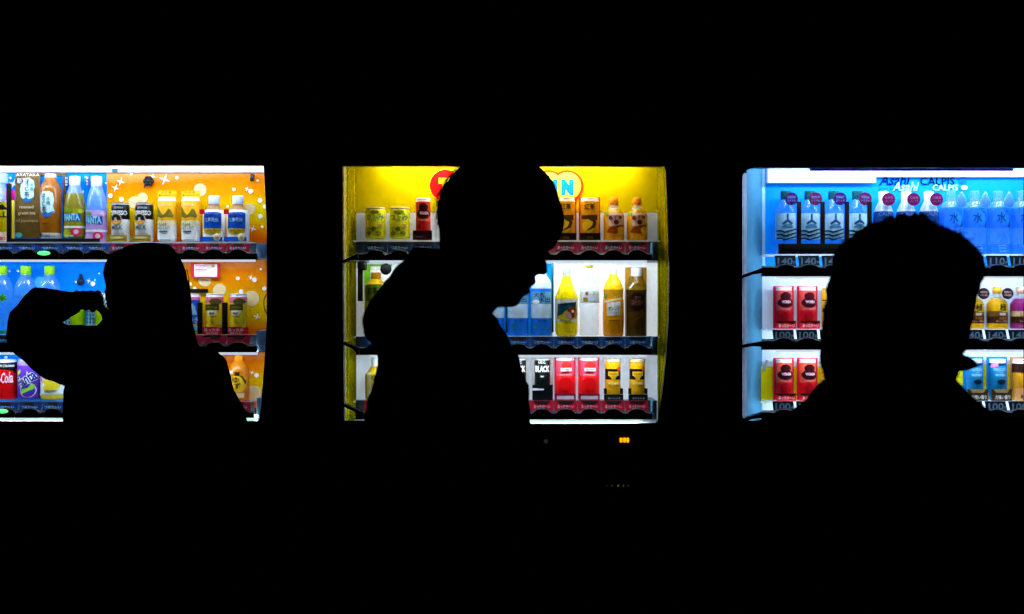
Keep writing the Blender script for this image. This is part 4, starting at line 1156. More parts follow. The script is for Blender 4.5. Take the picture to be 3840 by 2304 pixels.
def badge(root, x, h, r, m, txt, dy=-0.040, tm=None):
    bm = bmesh.new()
    pts = ellipse(x * PS, h * PS, r * PS, r * PS, 24)
    bm_prism(bm, pts, dy, dy + 0.004)
    o = mesh_obj('badge', bm, m, root)
    mats = []
    bm = print_bm([('t', txt[0], x, h + r * .25, r * 1.3, r * .4, tm or paint('#5a78c0')), ('t', txt[1], x, h - r * .3, r * 1.3, r * .35, tm or paint('#5a78c0'))], mats)
    for v in bm.verts: v.co = (v.co.x * PS, dy - 0.0005, v.co.z * PS)
    mesh_obj('lettering', bm, mats, o)
place = ['left end of the top row', 'second from the left of the top row', 'third from the left of the top row', 'right beside the curly hair of the top row']
for k in range(4):
    def ex(root, k=k):
        badge(root, 12 + (0, 0, 2, 6)[k], 205, 24, paint('#2a0f4a' if k % 2 == 0 else '#4a1038'), ('期間限定', 'おすすめ'))
    product('cider_bottle', 'clear cider bottle with arrow emblem, ' + place[k], 'bottle', cr1[k] - 2 + k, 955, [(0, 36), (4, 39), (150, 39), (166, 38), (182, 30), (200, 20), (212, 17), (226, 17)],
            [(58, clear('#5fc4ff', .3, thru='#eef8ff')), (152, paint('#a4d2f0', .4)), (400, clear('#7fd0ff', .2, thru='#f2faff'))],
            [('p', [(-3.5, 150), (3.5, 150), (3.5, 128), (20, 116), (16, 110), (0, 120), (-16, 110), (-20, 116), (-3.5, 128)], paint('#1a4a78')), ('p', [(-20, 104), (-6, 112), (10, 112), (22, 102), (22, 98), (-22, 98)], paint('#4a86b0'))] +
            [('p', [(-37, 84 - 14 * q), (-24, 84 - 14 * q), (-12, 78 - 14 * q), (36, 92 - 14 * q), (36, 97 - 14 * q), (-10, 85 - 14 * q), (-22, 90 - 14 * q), (-37, 90 - 14 * q)], paint('#06324a')) for q in range(3)],
            cap=(210, 238, 19, paint('#0c3f4a', .4)), extra=ex)
nm = ['left of three white soft drink bottles above the curly hair', 'middle of three white soft drink bottles above the curly hair', 'right of three white soft drink bottles above the curly hair']
for k in range(3):
    def ex(root, k=k):
        badge(root, 14 if k else 6, 203, 24, paint('#4a0a3a'), ('乳酸菌', '入り'), tm=paint('#8a4a80'))
    product('milky_drink_bottle', nm[k], 'bottle', 3313 + 85 * k, 955, [(0, 35), (4, 38), (140, 38), (158, 36), (178, 28), (198, 18), (210, 16), (226, 16)],
            [(160, paint('#0a2f6a')), (400, clear('#e6f4fa', .85))], [('e', -10 + 9 * (q % 4), 172 + 7 * (q // 4), 3, 3, paint('#8fc4d8')) for q in range(8)] + [('t', 'CALPIS', 0, 150, 50, 14, paint('#3a6ab0'))],
            cap=(206, 236, 18, paint('#dfe8f2', .4)), extra=ex)
nm = ['first water bottle right of the curly hair on the top row', 'second water bottle right of the curly hair on the top row', 'third water bottle right of the curly hair on the top row', 'blue water bottle cut by the right picture edge on the top row']
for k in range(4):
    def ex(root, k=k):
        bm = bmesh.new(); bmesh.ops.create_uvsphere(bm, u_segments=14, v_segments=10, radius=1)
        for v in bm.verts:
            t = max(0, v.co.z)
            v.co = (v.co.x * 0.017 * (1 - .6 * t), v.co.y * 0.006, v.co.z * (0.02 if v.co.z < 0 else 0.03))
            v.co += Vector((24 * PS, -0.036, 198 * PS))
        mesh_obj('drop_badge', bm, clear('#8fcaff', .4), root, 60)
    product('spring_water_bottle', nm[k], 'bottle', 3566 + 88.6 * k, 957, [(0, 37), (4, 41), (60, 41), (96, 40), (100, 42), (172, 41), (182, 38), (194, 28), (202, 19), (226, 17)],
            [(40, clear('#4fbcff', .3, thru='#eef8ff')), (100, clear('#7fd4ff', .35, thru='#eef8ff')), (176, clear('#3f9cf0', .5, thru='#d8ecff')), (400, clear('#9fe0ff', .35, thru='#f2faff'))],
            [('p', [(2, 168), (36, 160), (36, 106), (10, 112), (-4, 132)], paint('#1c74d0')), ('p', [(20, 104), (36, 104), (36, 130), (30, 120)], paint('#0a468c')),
             ('t', '水', -2, 138, 34, 40, paint('#062048'), {'bold': .0}), ('p', [(-20, 186), (-14, 190), (-8, 198), (-14, 196)], PALE), ('p', [(-6, 188), (-2, 190), (4, 199), (-2, 197)], PALE), ('p', [(6, 188), (10, 190), (14, 197), (9, 196)], PALE),  # three pale slivers: glints painted below the cap
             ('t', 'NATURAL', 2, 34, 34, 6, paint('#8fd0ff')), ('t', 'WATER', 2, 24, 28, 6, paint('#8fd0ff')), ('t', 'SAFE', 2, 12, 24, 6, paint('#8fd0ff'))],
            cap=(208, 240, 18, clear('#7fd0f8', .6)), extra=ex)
# second row
PINK = clear('#f0305c', .75)
for k, lb in enumerate(('left of the two red coffee cans on the middle shelf of the right machine', 'right of the two red coffee cans on the middle shelf of the right machine')):
    wonda(2939 + 89 * k, 1233, lb, 152, paint('#d80f24'), paint('#3a0618'), paint('#d84a44'), 32, True, (24, paint('#e0182c'), [('t', 'あったか〜い', 2, 12, 60, 13, paint('#ffe0e4'), {'bold': .05}), ('p', [(-37, 24), (-20, 20), (0, 24), (20, 18), (37, 24), (37, 30), (-37, 30)], paint('#3a1408'))]), PINK)
def yellow_can(cx, base, label):
    product('coffee_can', label, 'can', cx, base, can_prof(150, 37), [(300, paint('#d8a010'))], [('r', -36, 62, 36, 76, ink), ('r', -36, 104, 36, 108, ink), ('t', '微糖', 0, 90, 40, 18, ink)], lid=(150, 34, paint('#e0cfa0', .3)))
yellow_can(3118, 1233, 'yellow coffee can half behind the curly hair on the middle shelf')
def coffee_jar(cx, label, c1, c2, bc, t, b2):
    def ex(root):
        badge(root, 22, 131, 21, paint('#231014'), ('期間限定', '特価'), tm=paint('#a8908a'))
    product('bottle_coffee', label, 'bottle', cx, 1233, [(0, 37), (4, 38.5), (92, 38.5), (108, 29), (114, 22), (118, 15), (136, 13), (142, 13)], [(20, c1), (46, paint('#3a1c0c')), (62, b2), (113, c1), (140, clear('#e8eef4', .7)), (300, c2)],
            [('r', -38, 50, 4, 66, b2), ('t', '極', 10, 80, 26, 26, ink, {'bold': .02}), ('t', t, 8, 54, 26, 11, paint('#f0e4d8'), {'bold': .04}), ('r', -6, 34, 24, 44, paint('#8a4a14')), ('t', 'おいしさ極まる', 8, 28, 50, 7, paint('#e0907a'), {'bold': .02}), ('t', 'ORIGINAL', 0, 10, 44, 6, paint('#b07408'))],
            cap=(135, 157, 17, c2), extra=ex)
coffee_jar(3650, 'golden bottle coffee next to the curly hair on the middle shelf', paint('#d8a008'), paint('#c9962c', .3, metal=.3), '#231014', '微糖', paint('#6a4a1c'))
coffee_jar(3739, 'golden bottle coffee fully in view on the middle shelf of the right machine', paint('#d8a008'), paint('#c9962c', .3, metal=.3), '#231014', '微糖', paint('#6a4a1c'))
coffee_jar(3828, 'purple bottle coffee at the right picture edge', paint('#8a1c68'), paint('#c9a08a', .3, metal=.3), '#231014', '焙煎', paint('#c9a878'))
# third row
flat_thing('yellow_backing', 'yellow sheet behind the two lower red coffee cans of the right machine', 'backing sheet', 2845, 1375, 3098, 1512, 0.054, lit('#d8cc10', .25))
flat_thing('yellow_backing', 'yellow sheet behind the light blue coffee cans', 'backing sheet', 3560, 1366, 3792, 1501, 0.054, lit('#e6dc10', .3))
t_ = flat_thing('tape_piece', 'strip of grey tape on the corner of the yellow sheet', 'tape', 2857, 1348, 2868, 1392, 0.050, clear('#c8d8e4', .7)); t_.rotation_euler[1] = 0.35
for k, lb in enumerate(('left of the two red coffee cans in front of the yellow sheet', 'right of the two red coffee cans in front of the yellow sheet')):
    wonda(2939 + 89 * k, 1501, lb, 150, paint('#d80f1c'), paint('#2c0610'), paint('#d84a34'), 32, True, (22, paint('#d8182c'), [('t', 'あったか〜い', 2, 11, 60, 12, paint('#ffe0d8'), {'bold': .05}), ('p', [(-37, 22), (-20, 18), (0, 22), (20, 17), (37, 22), (37, 28), (-37, 28)], paint('#2a1408'))]), PINK)
yellow_can(3118, 1501, 'yellow coffee can half behind the curly hair on the bottom shelf')
for k, lb in enumerate(('light blue coffee can behind the stray lock of hair', 'light blue coffee can with pale lettering, right of its twin')):
    def ex(root):
        card_part(root, 'backing_card', -39, 26, 38, 162, clear('#18a4f0', .8), dy=0.004)
        card_part(root, 'base_card', -38, 0, 38, 44, paint('#3a2a18'), dy=-0.036, prints=[('p', [(-30, 44), (30, 44), (20, 30), (-20, 30)], paint('#8a7a50')), ('t', '力強い香り', 4, 14, 56, 16, paint('#e8dccc'), {'bold': .05})])
    product('coffee_can', lb, 'can', 3652 + 88 * k, 1501, can_prof(150, 31), [(130, paint('#0f6fa8')), (140, paint('#0a2c50')), (300, paint('#cfe4f0'))],
            [('t', 'PRESIDENT', 3, 116, 50, 13, paint('#7fb8d8'), {'bold': .01}), ('t', 'OF', 3, 104, 12, 5, paint('#7fb8d8')), ('t', 'WONDA', 3, 95, 42, 10, paint('#8fc8e4'), {'bold': .02}), ('e', 6, 70, 17, 9, paint('#0a1c2c')), ('p', [(-30, 122), (-28, 138), (-8, 140), (-8, 128)], paint('#c87aa0'))],
            lid=(150, 29, paint('#e6f2fa', .3)), extra=ex)
def tanx(root):
    card_part(root, 'backing_card', -40, 26, 40, 162, clear('#e0a07a', .8), dy=0.004)
    card_part(root, 'base_card', -40, 0, 40, 46, paint('#e0965a'), dy=-0.036, prints=[('t', '香り豊か', 6, 16, 50, 14, ink, {'bold': .03})])
product('coffee_can', 'tan coffee can at the lower right picture edge', 'can', 3829, 1501, can_prof(150, 34), [(104, paint('#c98a1c')), (138, paint('#2a120c')), (300, paint('#d8d4cc'))],
        [('t', 'ひ', 2, 92, 14, 14, ink, {'bold': .02}), ('t', 'と', 2, 78, 14, 14, ink, {'bold': .02}), ('t', 'や', 2, 64, 14, 14, ink, {'bold': .02}), ('t', '贅', 20, 90, 18, 18, ink, {'bold': .02}), ('t', '沢', 20, 70, 18, 18, ink, {'bold': .02}), ('r', -10, 104, 34, 116, ink)],
        lid=(150, 31, paint('#d8d8d8', .3)), extra=tanx)

# =================================================================== PEOPLE
def P3(px, py, d, dy=0.0):
    """photo px at distance d from the lens -> world; dy pushes it deeper at the same place"""
    s = K * (d + dy) / CAM_D
    return Vector(((px - 1920) * s, -CAM_D + d + dy, Z0 - (py - 1152) * s))

def loft(bm, rings):
    n = len(rings[0])
    R = [[bm.verts.new(p) for p in r] for r in rings]
    for a, b in zip(R, R[1:]):
        for i in range(n):
            j = (i + 1) % n
            bm.faces.new((a[i], a[j], b[j], b[i]))
    bm.faces.new(R[0][::-1]); bm.faces.new(R[-1])

def slab(bm, d, slices, n=2.3, seg=40, inset=0.0):
    """slices (py, x_left, x_right, half depth m, depth shift m): rounded cross-sections stacked up"""
    rings = []
    for py, xl, xr, hd, sh in slices:
        s = K * d / CAM_D
        c = P3((xl + xr) / 2, py, d, sh)
        tn = abs((xl + xr) / 2 - 1920) * K / CAM_D      # seen this far off to the side, depth adds to the width
        rx = (xr - xl) / 2 * s
        rx = max(math.sqrt(max(rx * rx - (hd * tn) ** 2, 0.25 * rx * rx)) - inset, 0.002)
        ry = max(hd - inset, 0.002)
        ring = []
        for i in range(seg):
            a = 2 * math.pi * i / seg
            ca, sa = math.cos(a), math.sin(a)
            ring.append((c.x + rx * math.copysign(abs(ca) ** (2 / n), ca), c.y + ry * math.copysign(abs(sa) ** (2 / n), sa), c.z))
        rings.append(ring)
    loft(bm, rings)

def tube(bm, pts, radii, seg=14):
    """tapered limb with round ends"""
    pts = [Vector(p) for p in pts]
    P, R = [], []
    d0 = (pts[1] - pts[0]).normalized(); d1 = (pts[-1] - pts[-2]).normalized()
    for a in (0.0, 0.5, 0.85):
        P.append(pts[0] - d0 * radii[0] * math.cos(a * math.pi / 2)); R.append(max(radii[0] * math.sin(a * math.pi / 2), 0.0006))
    for p, r in zip(pts, radii): P.append(p); R.append(r)
    for a in (0.85, 0.5, 0.0):
        P.append(pts[-1] + d1 * radii[-1] * math.cos(a * math.pi / 2)); R.append(max(radii[-1] * math.sin(a * math.pi / 2), 0.0006))
    up = Vector((0, 0, 1)) if abs(d0.z) < 0.9 else Vector((0, 1, 0))
    rings = []
    for i, (p, r) in enumerate(zip(P, R)):
        t = (P[min(i + 1, len(P) - 1)] - P[max(i - 1, 0)]).normalized()
        u = (up - t * up.dot(t)).normalized()
        w = t.cross(u)
        up = u
        rings.append([p + (u * math.cos(2 * math.pi * k / seg) + w * math.sin(2 * math.pi * k / seg)) * r for k in range(seg)])
    loft(bm, rings)

def ball(bm, c, r, seg=16):
    r = (r, r, r) if not isinstance(r, tuple) else r
    n = seg // 2 + 2
    top = bm.verts.new((c[0], c[1], c[2] + r[2])); bot = bm.verts.new((c[0], c[1], c[2] - r[2]))
    rows = []
    for i in range(1, n):
        t = math.pi * i / n
        rows.append([bm.verts.new((c[0] + r[0] * math.sin(t) * math.cos(2 * math.pi * k / seg), c[1] + r[1] * math.sin(t) * math.sin(2 * math.pi * k / seg), c[2] + r[2] * math.cos(t))) for k in range(seg)])
    for k in range(seg):
        j = (k + 1) % seg
        bm.faces.new((top, rows[0][k], rows[0][j])); bm.faces.new((bot, rows[-1][j], rows[-1][k]))
        for p, q in zip(rows, rows[1:]):
            bm.faces.new((p[k], q[k], q[j], p[j]))

def fuse(name, bm, m, parent, voxel=0.005, smooth_it=3, rough=0.0, seed=0):
    """all pieces grown together into one continuous surface"""
    bmesh.ops.recalc_face_normals(bm, faces=bm.faces)
    me = bpy.data.meshes.new(name)
    bm.to_mesh(me); bm.free()
    o = bpy.data.objects.new(name, me)
    COL.objects.link(o)
    md = o.modifiers.new('r', 'REMESH'); md.mode = 'VOXEL'; md.voxel_size = voxel
    if smooth_it:
        sm = o.modifiers.new('s', 'SMOOTH'); sm.iterations = smooth_it; sm.factor = 0.5
    dg = bpy.context.evaluated_depsgraph_get()
    me2 = bpy.data.meshes.new_from_object(o.evaluated_get(dg))
    bpy.data.objects.remove(o)
    bpy.data.meshes.remove(me)
    if rough:
        from mathutils import noise
        co = [v.co.copy() for v in me2.vertices]
        nn = [v.normal.copy() for v in me2.vertices]
        flat = []
        for c, n_ in zip(co, nn):
            k = rough * (noise.noise(c * 55 + Vector((seed, 0, 0))) + 0.8 * noise.noise(c * 22 + Vector((0, seed, 0))))
            flat.extend(c + n_ * k)
        me2.vertices.foreach_set('co', flat)
    me2.materials.clear()
    me2.materials.append(m)
    me2.shade_smooth()
    me2.name = name
    ob = bpy.data.objects.new(name, me2)
    COL.objects.link(ob)
    inv = Vector(parent.location)
    me2.transform(Matrix.Translation(-inv))
    ob.parent = parent
    return ob

def strands(name, parent, roots, m, r0=0.0006):
    """loose hairs: thin tapering three-sided stems; roots = [(points)]"""
    bm = bmesh.new()
    inv = Vector(parent.location)
    for pts in roots:
        prev = None
        n = len(pts)
        for i, p in enumerate(pts):
            r = r0 * (1 - 0.75 * i / (n - 1))
            t = (Vector(pts[min(i + 1, n - 1)]) - Vector(pts[max(i - 1, 0)])).normalized()
            u = t.orthogonal().normalized(); w = t.cross(u)
            c = [bm.verts.new(Vector(p) - inv + (u * math.cos(a) + w * math.sin(a)) * r) for a in (0, 2.094, 4.189)]
            if prev:
                for k in range(3):
                    bm.faces.new((prev[k], prev[(k + 1) % 3], c[(k + 1) % 3], c[k]))
            prev = c
    o = mesh_obj(name, bm, m, parent)
    o['kind'] = 'stuff'
    return o

SKIN_SHADED = paint('#33221a', 0.8, 0.12, 30.0, 0.05, name='skin')  # darkened so that faces stay in shade
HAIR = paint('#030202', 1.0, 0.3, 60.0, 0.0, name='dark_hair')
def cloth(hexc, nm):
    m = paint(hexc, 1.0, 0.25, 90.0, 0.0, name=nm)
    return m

def legs(bm, cx, y, hip_z, gap, r0, r1, r2, foot=0.0, yaw=0.0):
    for s in (-1, 1):
        ox, oy = math.cos(yaw) * s * gap, math.sin(yaw) * s * gap
        tube(bm, [(cx + ox, y + oy, hip_z), (cx + ox, y + oy, hip_z * 0.52), (cx + ox, y + oy, 0.085)], [r0, r1, r2], 16)
def feet(bm, cx, y, gap, yaw, fwd, grow=0.0):
    for s in (-1, 1):
        ox, oy = math.cos(yaw) * s * gap, math.sin(yaw) * s * gap
        f = Vector((fwd[0], fwd[1], 0)).normalized()
        a = Vector((cx + ox, y + oy, 0.045 + grow)) - f * 0.05
        tube(bm, [a, a + f * 0.10, a + f * 0.19 - Vector((0, 0, 0.008))], [0.038 + grow, 0.042 + grow, 0.034 + grow], 14)
def hand(bm, wrist, dirv, side, curl=0.5, sc=1.0):
    """palm with four bent fingers and a thumb leaving the side of the palm"""
    dirv = Vector(dirv).normalized(); side = Vector(side); side = (side - dirv * side.dot(dirv)).normalized()
    nrm = dirv.cross(side)
    w = Vector(wrist)
    tube(bm, [w, w + dirv * 0.045 * sc, w + dirv * 0.08 * sc], [0.026 * sc, 0.032 * sc, 0.026 * sc])
    for off in (-0.02, 0.02):
        tube(bm, [w + dirv * 0.02 * sc + side * off * 0.6 * sc, w + dirv * 0.085 * sc + side * off * sc], [0.018 * sc, 0.015 * sc])
    for k, L in enumerate((0.068, 0.078, 0.072, 0.056)):
        b = w + dirv * (0.088 - 0.003 * abs(k - 1)) * sc + side * (-0.030 + 0.020 * k) * sc
        a1, a2 = curl * 1.1, curl * 2.4
        p1 = b + (dirv * math.cos(a1) + nrm * math.sin(a1)) * L * 0.5 * sc
        p2 = p1 + (dirv * math.cos(a2) + nrm * math.sin(a2)) * L * 0.5 * sc
        tube(bm, [b, p1, p2], [0.0098 * sc, 0.0088 * sc, 0.0074 * sc], 10)
    b = w + dirv * 0.035 * sc - side * 0.026 * sc
    p1 = b + (dirv * 0.5 - side * 0.6 + nrm * 0.5).normalized() * 0.038 * sc
    p2 = p1 + (dirv * 0.8 - side * 0.1 + nrm * 0.5).normalized() * 0.032 * sc
    tube(bm, [b, p1, p2], [0.0135 * sc, 0.011 * sc, 0.009 * sc], 10)

# ------------------------------------------------ person in profile, middle
DM = 2.1
sM = K * DM / CAM_D
rootM = empty('person', (P3(1700, 1152, DM).x, -CAM_D + DM, 0.0))
tag(rootM, 'person in dark jacket standing in profile, looking down to the right, before the middle machine', 'person')
torsoM = [(925, 1556, 1572, .02, 0), (945, 1540, 1690, .05, 0), (984, 1502, 1760, .075, 0), (1031, 1469, 1790, .11, 0), (1079, 1435, 1805, .145, 0), (1126, 1401, 1820, .175, 0), (1165, 1379, 1836, .195, 0),
          (1200, 1370, 1858, .205, 0), (1254, 1371, 1900, .205, 0), (1298, 1404, 1917, .2, 0), (1331, 1432, 1938, .195, 0), (1362, 1425, 1948, .19, 0), (1402, 1415, 1955, .185, 0),
          (1449, 1401, 1980, .18, 0), (1490, 1388, 1984, .178, 0), (1571, 1368, 1988, .178, 0), (1680, 1362, 1986, .178, 0), (1850, 1372, 1970, .18, 0), (2100, 1395, 1950, .185, 0), (2330, 1410, 1940, .18, 0)]
headM = [(600, 1780, 1950, .03, 0), (640, 1722, 2000, .055, 0), (700, 1682, 2050, .068, 0), (800, 1668, 2078, .074, 0), (880, 1675, 2076, .074, 0), (930, 1686, 2064, .072, 0), (960, 1694, 2048, .071, 0), (980, 1700, 2034, .069, 0),
         (1000, 1706, 2030, .067, 0), (1026, 1716, 2014, .063, 0), (1034, 1719, 2006, .061, 0), (1063, 1730, 2003, .057, 0), (1073, 1736, 1996, .055, 0), (1080, 1742, 1985, .053, 0), (1104, 1750, 1983, .049, 0), (1112, 1758, 1964, .046, 0),
         (1123, 1768, 1955, .043, 0), (1137, 1785, 1949, .038, 0), (1147, 1800, 1938, .03, 0), (1153, 1830, 1922, .02, 0)]
def armsM(bm, g=0.0):
    for s in (-1, 1):
        sh = P3(1590, 1190, DM, s * 0.165); el = P3(1560, 1620, DM, s * 0.205); wr = P3(1760, 1760, DM, s * 0.12)
        tube(bm, [sh, (sh + el) / 2, el, (el + wr) / 2, wr], [0.062 - g, 0.055 - g, 0.05 - g, 0.043 - g, 0.036 - g])
def torso_legsM(bm, g):
    slab(bm, DM, torsoM, inset=g)
bm = bmesh.new()
slab(bm, DM, headM, n=2.25)
tube(bm, [P3(1785, 1070, DM), P3(1722, 1170, DM), P3(1670, 1270, DM)], [0.047, 0.046, 0.06])
# nose, lips, chin, brow, ears, eyes
tube(bm, [P3(2034, 968, DM), P3(2037, 990, DM), P3(2034, 1012, DM)], [0.0045, 0.0065, 0.0082], 12)
ball(bm, P3(2035, 1014, DM), (0.0080, 0.0095, 0.0078))
for s in (-1, 1):
    ball(bm, P3(2016, 1018, DM, s * 0.011), (0.009, 0.007, 0.0062))
    ball(bm, P3(2018, 984, DM, s * 0.031), 0.0115)
    ball(bm, P3(2036, 958, DM, s * 0.03), (0.008, 0.022, 0.006))
    ball(bm, P3(1835, 985, DM, s * 0.071), (0.017, 0.008, 0.029))
    ball(bm, P3(1838, 1008, DM, s * 0.072), (0.009, 0.007, 0.012))
ball(bm, P3(1994, 1053, DM), (0.0070, 0.018, 0.0080)); ball(bm, P3(1973, 1094, DM), (0.0068, 0.016, 0.0056))
slab(bm, DM, [(a, b, c, e, f) for a, b, c, e, f in torsoM if a > 1000], inset=0.016)
armsM(bm, 0.012)
hx = P3(1680, 1152, DM).x; hy = -CAM_D + DM
legs(bm, hx, hy, 0.86, 0.085, 0.082, 0.055, 0.04, yaw=math.pi / 2)
feet(bm, hx, hy, 0.085, math.pi / 2, (1, 0))
for s in (-1, 1):
    hand(bm, P3(1760, 1760, DM, s * 0.12), (0.7, -s * 0.8, -0.2), (0, s, -0.3), 0.8, 0.92)
fuse('body', bm, SKIN_SHADED, rootM, 0.0026, 1)
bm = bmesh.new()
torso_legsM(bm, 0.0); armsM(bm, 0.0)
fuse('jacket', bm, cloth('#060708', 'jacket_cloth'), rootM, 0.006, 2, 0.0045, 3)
bm = bmesh.new()
legs(bm, hx, hy, 0.84, 0.085, 0.1, 0.075, 0.066, yaw=math.pi / 2)
tube(bm, [(hx, hy - 0.07, 0.83), (hx, hy + 0.07, 0.83)], [0.11, 0.11], 20)
fuse('trousers', bm, cloth('#0c0d11', 'trouser_cloth'), rootM, 0.007, 2)
bm = bmesh.new(); feet(bm, hx, hy, 0.085, math.pi / 2, (1, 0), 0.006)
fuse('shoes', bm, paint('#090909', .5), rootM, 0.005, 1)
hairM = [(556, 1835, 1895, .03, 0), (566, 1800, 1935, .055, 0), (580, 1772, 1968, .068, 0), (600, 1750, 1996, .078, 0), (626, 1728, 2021, .084, 0), (654, 1698, 2055, .088, 0), (688, 1671, 2079, .091, 0), (721, 1654, 2092, .092, 0),
         (755, 1644, 2102, .092, 0), (795, 1639, 2113, .092, 0), (836, 1641, 2118, .091, 0), (863, 1646, 2114, .090, 0), (883, 1648, 2106, .089, 0), (903, 1649, 2092, .088, 0), (924, 1648, 2084, .087, 0), (938, 1647, 2066, .085, 0),
         (950, 1647, 1930, .083, 0), (975, 1649, 1850, .078, 0), (1005, 1658, 1800, .066, 0), (1035, 1672, 1770, .05, 0)]
bm = bmesh.new(); slab(bm, DM, hairM, n=2.15)
fuse('hair', bm, HAIR, rootM, 0.0035, 1, 0.0010, 11)
rnd = random.Random(3)
rt = []
for k in range(70):
    a = rnd.uniform(math.pi * 0.62, math.pi + 0.15)
    c = P3(1880, 800, DM, rnd.uniform(-0.04, 0.04))
    rx, rz = 0.1, 0.1
    p = c + Vector((rx * math.cos(a) * 0.98, 0, rz * math.sin(a) * 0.98))
    tdir = Vector((-math.sin(a), rnd.uniform(-.2, .2), math.cos(a))) * (1 if a > math.pi / 2 else -1)
    nd = Vector((math.cos(a), 0, math.sin(a)))
    q = [p + tdir * L + nd * (0.002 + 0.0025 * rnd.random()) * math.sin(L * 30) + Vector((0, 0, -L * L * 3)) for L in (0, .012, .025, .04)]
    rt.append(q)
for k in range(14):
    p = P3(1655 + rnd.uniform(-3, 4), 735 + rnd.uniform(-30, 40), DM, rnd.uniform(-.02, .02))
    rt.append([p, p + Vector((-0.006, 0, -0.006)), p + Vector((-0.008, 0, -0.018)), p + Vector((-0.004, 0, -0.03))])
strands('loose_hairs', rootM, rt, HAIR, 0.0005)

# ------------------------------------------------ person on the left, long hair, hand raised to the mouth
DL = 3.0
rootL = empty('person', (P3(570, 1152, DL).x, -CAM_D + DL, 0.0))
tag(rootL, 'long-haired person in dark coat seen from behind, left hand raised to the mouth', 'person')
torsoL = [(1225, 500, 640, .05, 0), (1263, 440, 700, .07, 0), (1300, 380, 752, .085, 0), (1322, 345, 766, .095, 0), (1340, 310, 794, .1, 0), (1353, 295, 811, .105, 0), (1380, 275, 831, .11, 0), (1414, 255, 855, .115, 0), (1457, 246, 874, .12, 0),
          (1491, 244, 889, .122, 0), (1530, 243, 912, .122, 0), (1552, 243, 926, .122, 0), (1640, 246, 932, .125, 0), (1800, 258, 930, .128, 0), (2000, 270, 910, .13, 0), (2250, 262, 905, .135, 0), (2420, 255, 905, .135, 0)]
def armL(bm, g=0.0, up_to_wrist=True):
    sh = P3(375, 1356, DL, 0.03); el = P3(118, 1258, DL, 0.10); wr = P3(262, 1140, DL, 0.13)
    mid = P3(212, 1320, DL, 0.06); fm = P3(170, 1151, DL, 0.125)
    tube(bm, [sh, mid, el], [0.079 - g, 0.067 - g, 0.057 - g], 18)
    tube(bm, [el + Vector((0, 0, 0.004)), P3(120, 1216, DL, 0.11), fm, wr], [0.056 - g, 0.057 - g, 0.054 - g, 0.030 - g], 18)
def armLr(bm, g=0.0):
    tube(bm, [P3(760, 1400, DL, 0.02), P3(840, 1650, DL, 0.06), P3(700, 1760, DL, 0.19)], [0.06 - g, 0.052 - g, 0.036 - g], 16)
bm = bmesh.new()
headL = [(925, 520, 600, .03, 0), (950, 460, 660, .06, 0), (1000, 425, 685, .08, 0), (1060, 420, 690, .088, 0.005), (1110, 425, 685, .085, 0.01), (1150, 440, 670, .078, 0.015), (1185, 465, 650, .065, 0.025), (1210, 490, 625, .05, 0.035)]
slab(bm, DL, headL, n=2.2)
# face turned to the machine and a little left
for dx in (-1, 1):
    ball(bm, P3(535 + dx * 52, 1085, DL, 0.082), 0.012)
    ball(bm, P3(555 + dx * 134, 1095, DL, 0.01), (0.008, 0.016, 0.03))
tube(bm, [P3(532, 1075, DL, 0.09), P3(530, 1115, DL, 0.108)], [0.007, 0.012], 12)
ball(bm, P3(532, 1150, DL, 0.094), (0.02, 0.008, 0.006)); ball(bm, P3(532, 1163, DL, 0.092), (0.018, 0.008, 0.006))
tube(bm, [P3(560, 1180, DL), P3(565, 1290, DL)], [0.052, 0.06])
slab(bm, DL, torsoL[1:], inset=0.016)
armL(bm, 0.014); armLr(bm, 0.014)
# raised hand: knuckles along the top, four fingers hanging side by side, thumb towards the face
for k in range(4):
    kx = 288 + 26.5 * k
    tip = (1169, 1172, 1178, 1166)[k]
    tube(bm, [P3(266 + 14 * k, 1126, DL, 0.13), P3(kx, 1105, DL, 0.12)], [0.013, 0.0105], 10)
    tube(bm, [P3(kx, 1104, DL, 0.12), P3(kx + 9, 1122, DL, 0.095), P3(kx + 8, tip - 17, DL, 0.105)], [0.0098, 0.0088, 0.0080], 10)
tube(bm, [P3(262, 1138, DL, 0.13), P3(300, 1128, DL, 0.128), P3(352, 1128, DL, 0.124)], [0.026, 0.020, 0.017], 14)
tube(bm, [P3(345, 1138, DL, 0.13), P3(378, 1152, DL, 0.132), P3(394, 1176, DL, 0.13)], [0.0130, 0.0112, 0.0098], 10)
ball(bm, P3(425, 1190, DL, 0.085), (0.026, 0.03, 0.022))
hand(bm, P3(700, 1760, DL, 0.19), (-0.5, 0.6, 0.1), (0.6, 0.4, 0), 0.8, 0.9)
lx, ly = P3(585, 1152, DL).x, -CAM_D + DL
legs(bm, lx, ly, 0.84, 0.09, 0.08, 0.055, 0.04)
feet(bm, lx, ly, 0.09, 0.0, (0, 1))
fuse('body', bm, paint('#7a5240', 0.6, 0.12, 30.0, 0.25, name='skin_light'), rootL, 0.0030, 1)  # brighter copy of the skin, for light on the raised hand
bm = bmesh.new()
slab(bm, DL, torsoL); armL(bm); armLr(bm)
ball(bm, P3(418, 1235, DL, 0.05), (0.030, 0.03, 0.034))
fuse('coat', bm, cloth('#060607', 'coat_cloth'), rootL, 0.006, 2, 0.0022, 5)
bm = bmesh.new()
legs(bm, lx, ly, 0.82, 0.09, 0.095, 0.07, 0.062)
tube(bm, [(lx - 0.08, ly, 0.81), (lx + 0.08, ly, 0.81)], [0.105, 0.105], 20)
fuse('trousers', bm, cloth('#0b0c10', 'trouser_cloth2'), rootL, 0.007, 2)
bm = bmesh.new(); feet(bm, lx, ly, 0.09, 0.0, (0, 1), 0.006)
fuse('shoes', bm, paint('#090909', .5), rootL, 0.005, 1)
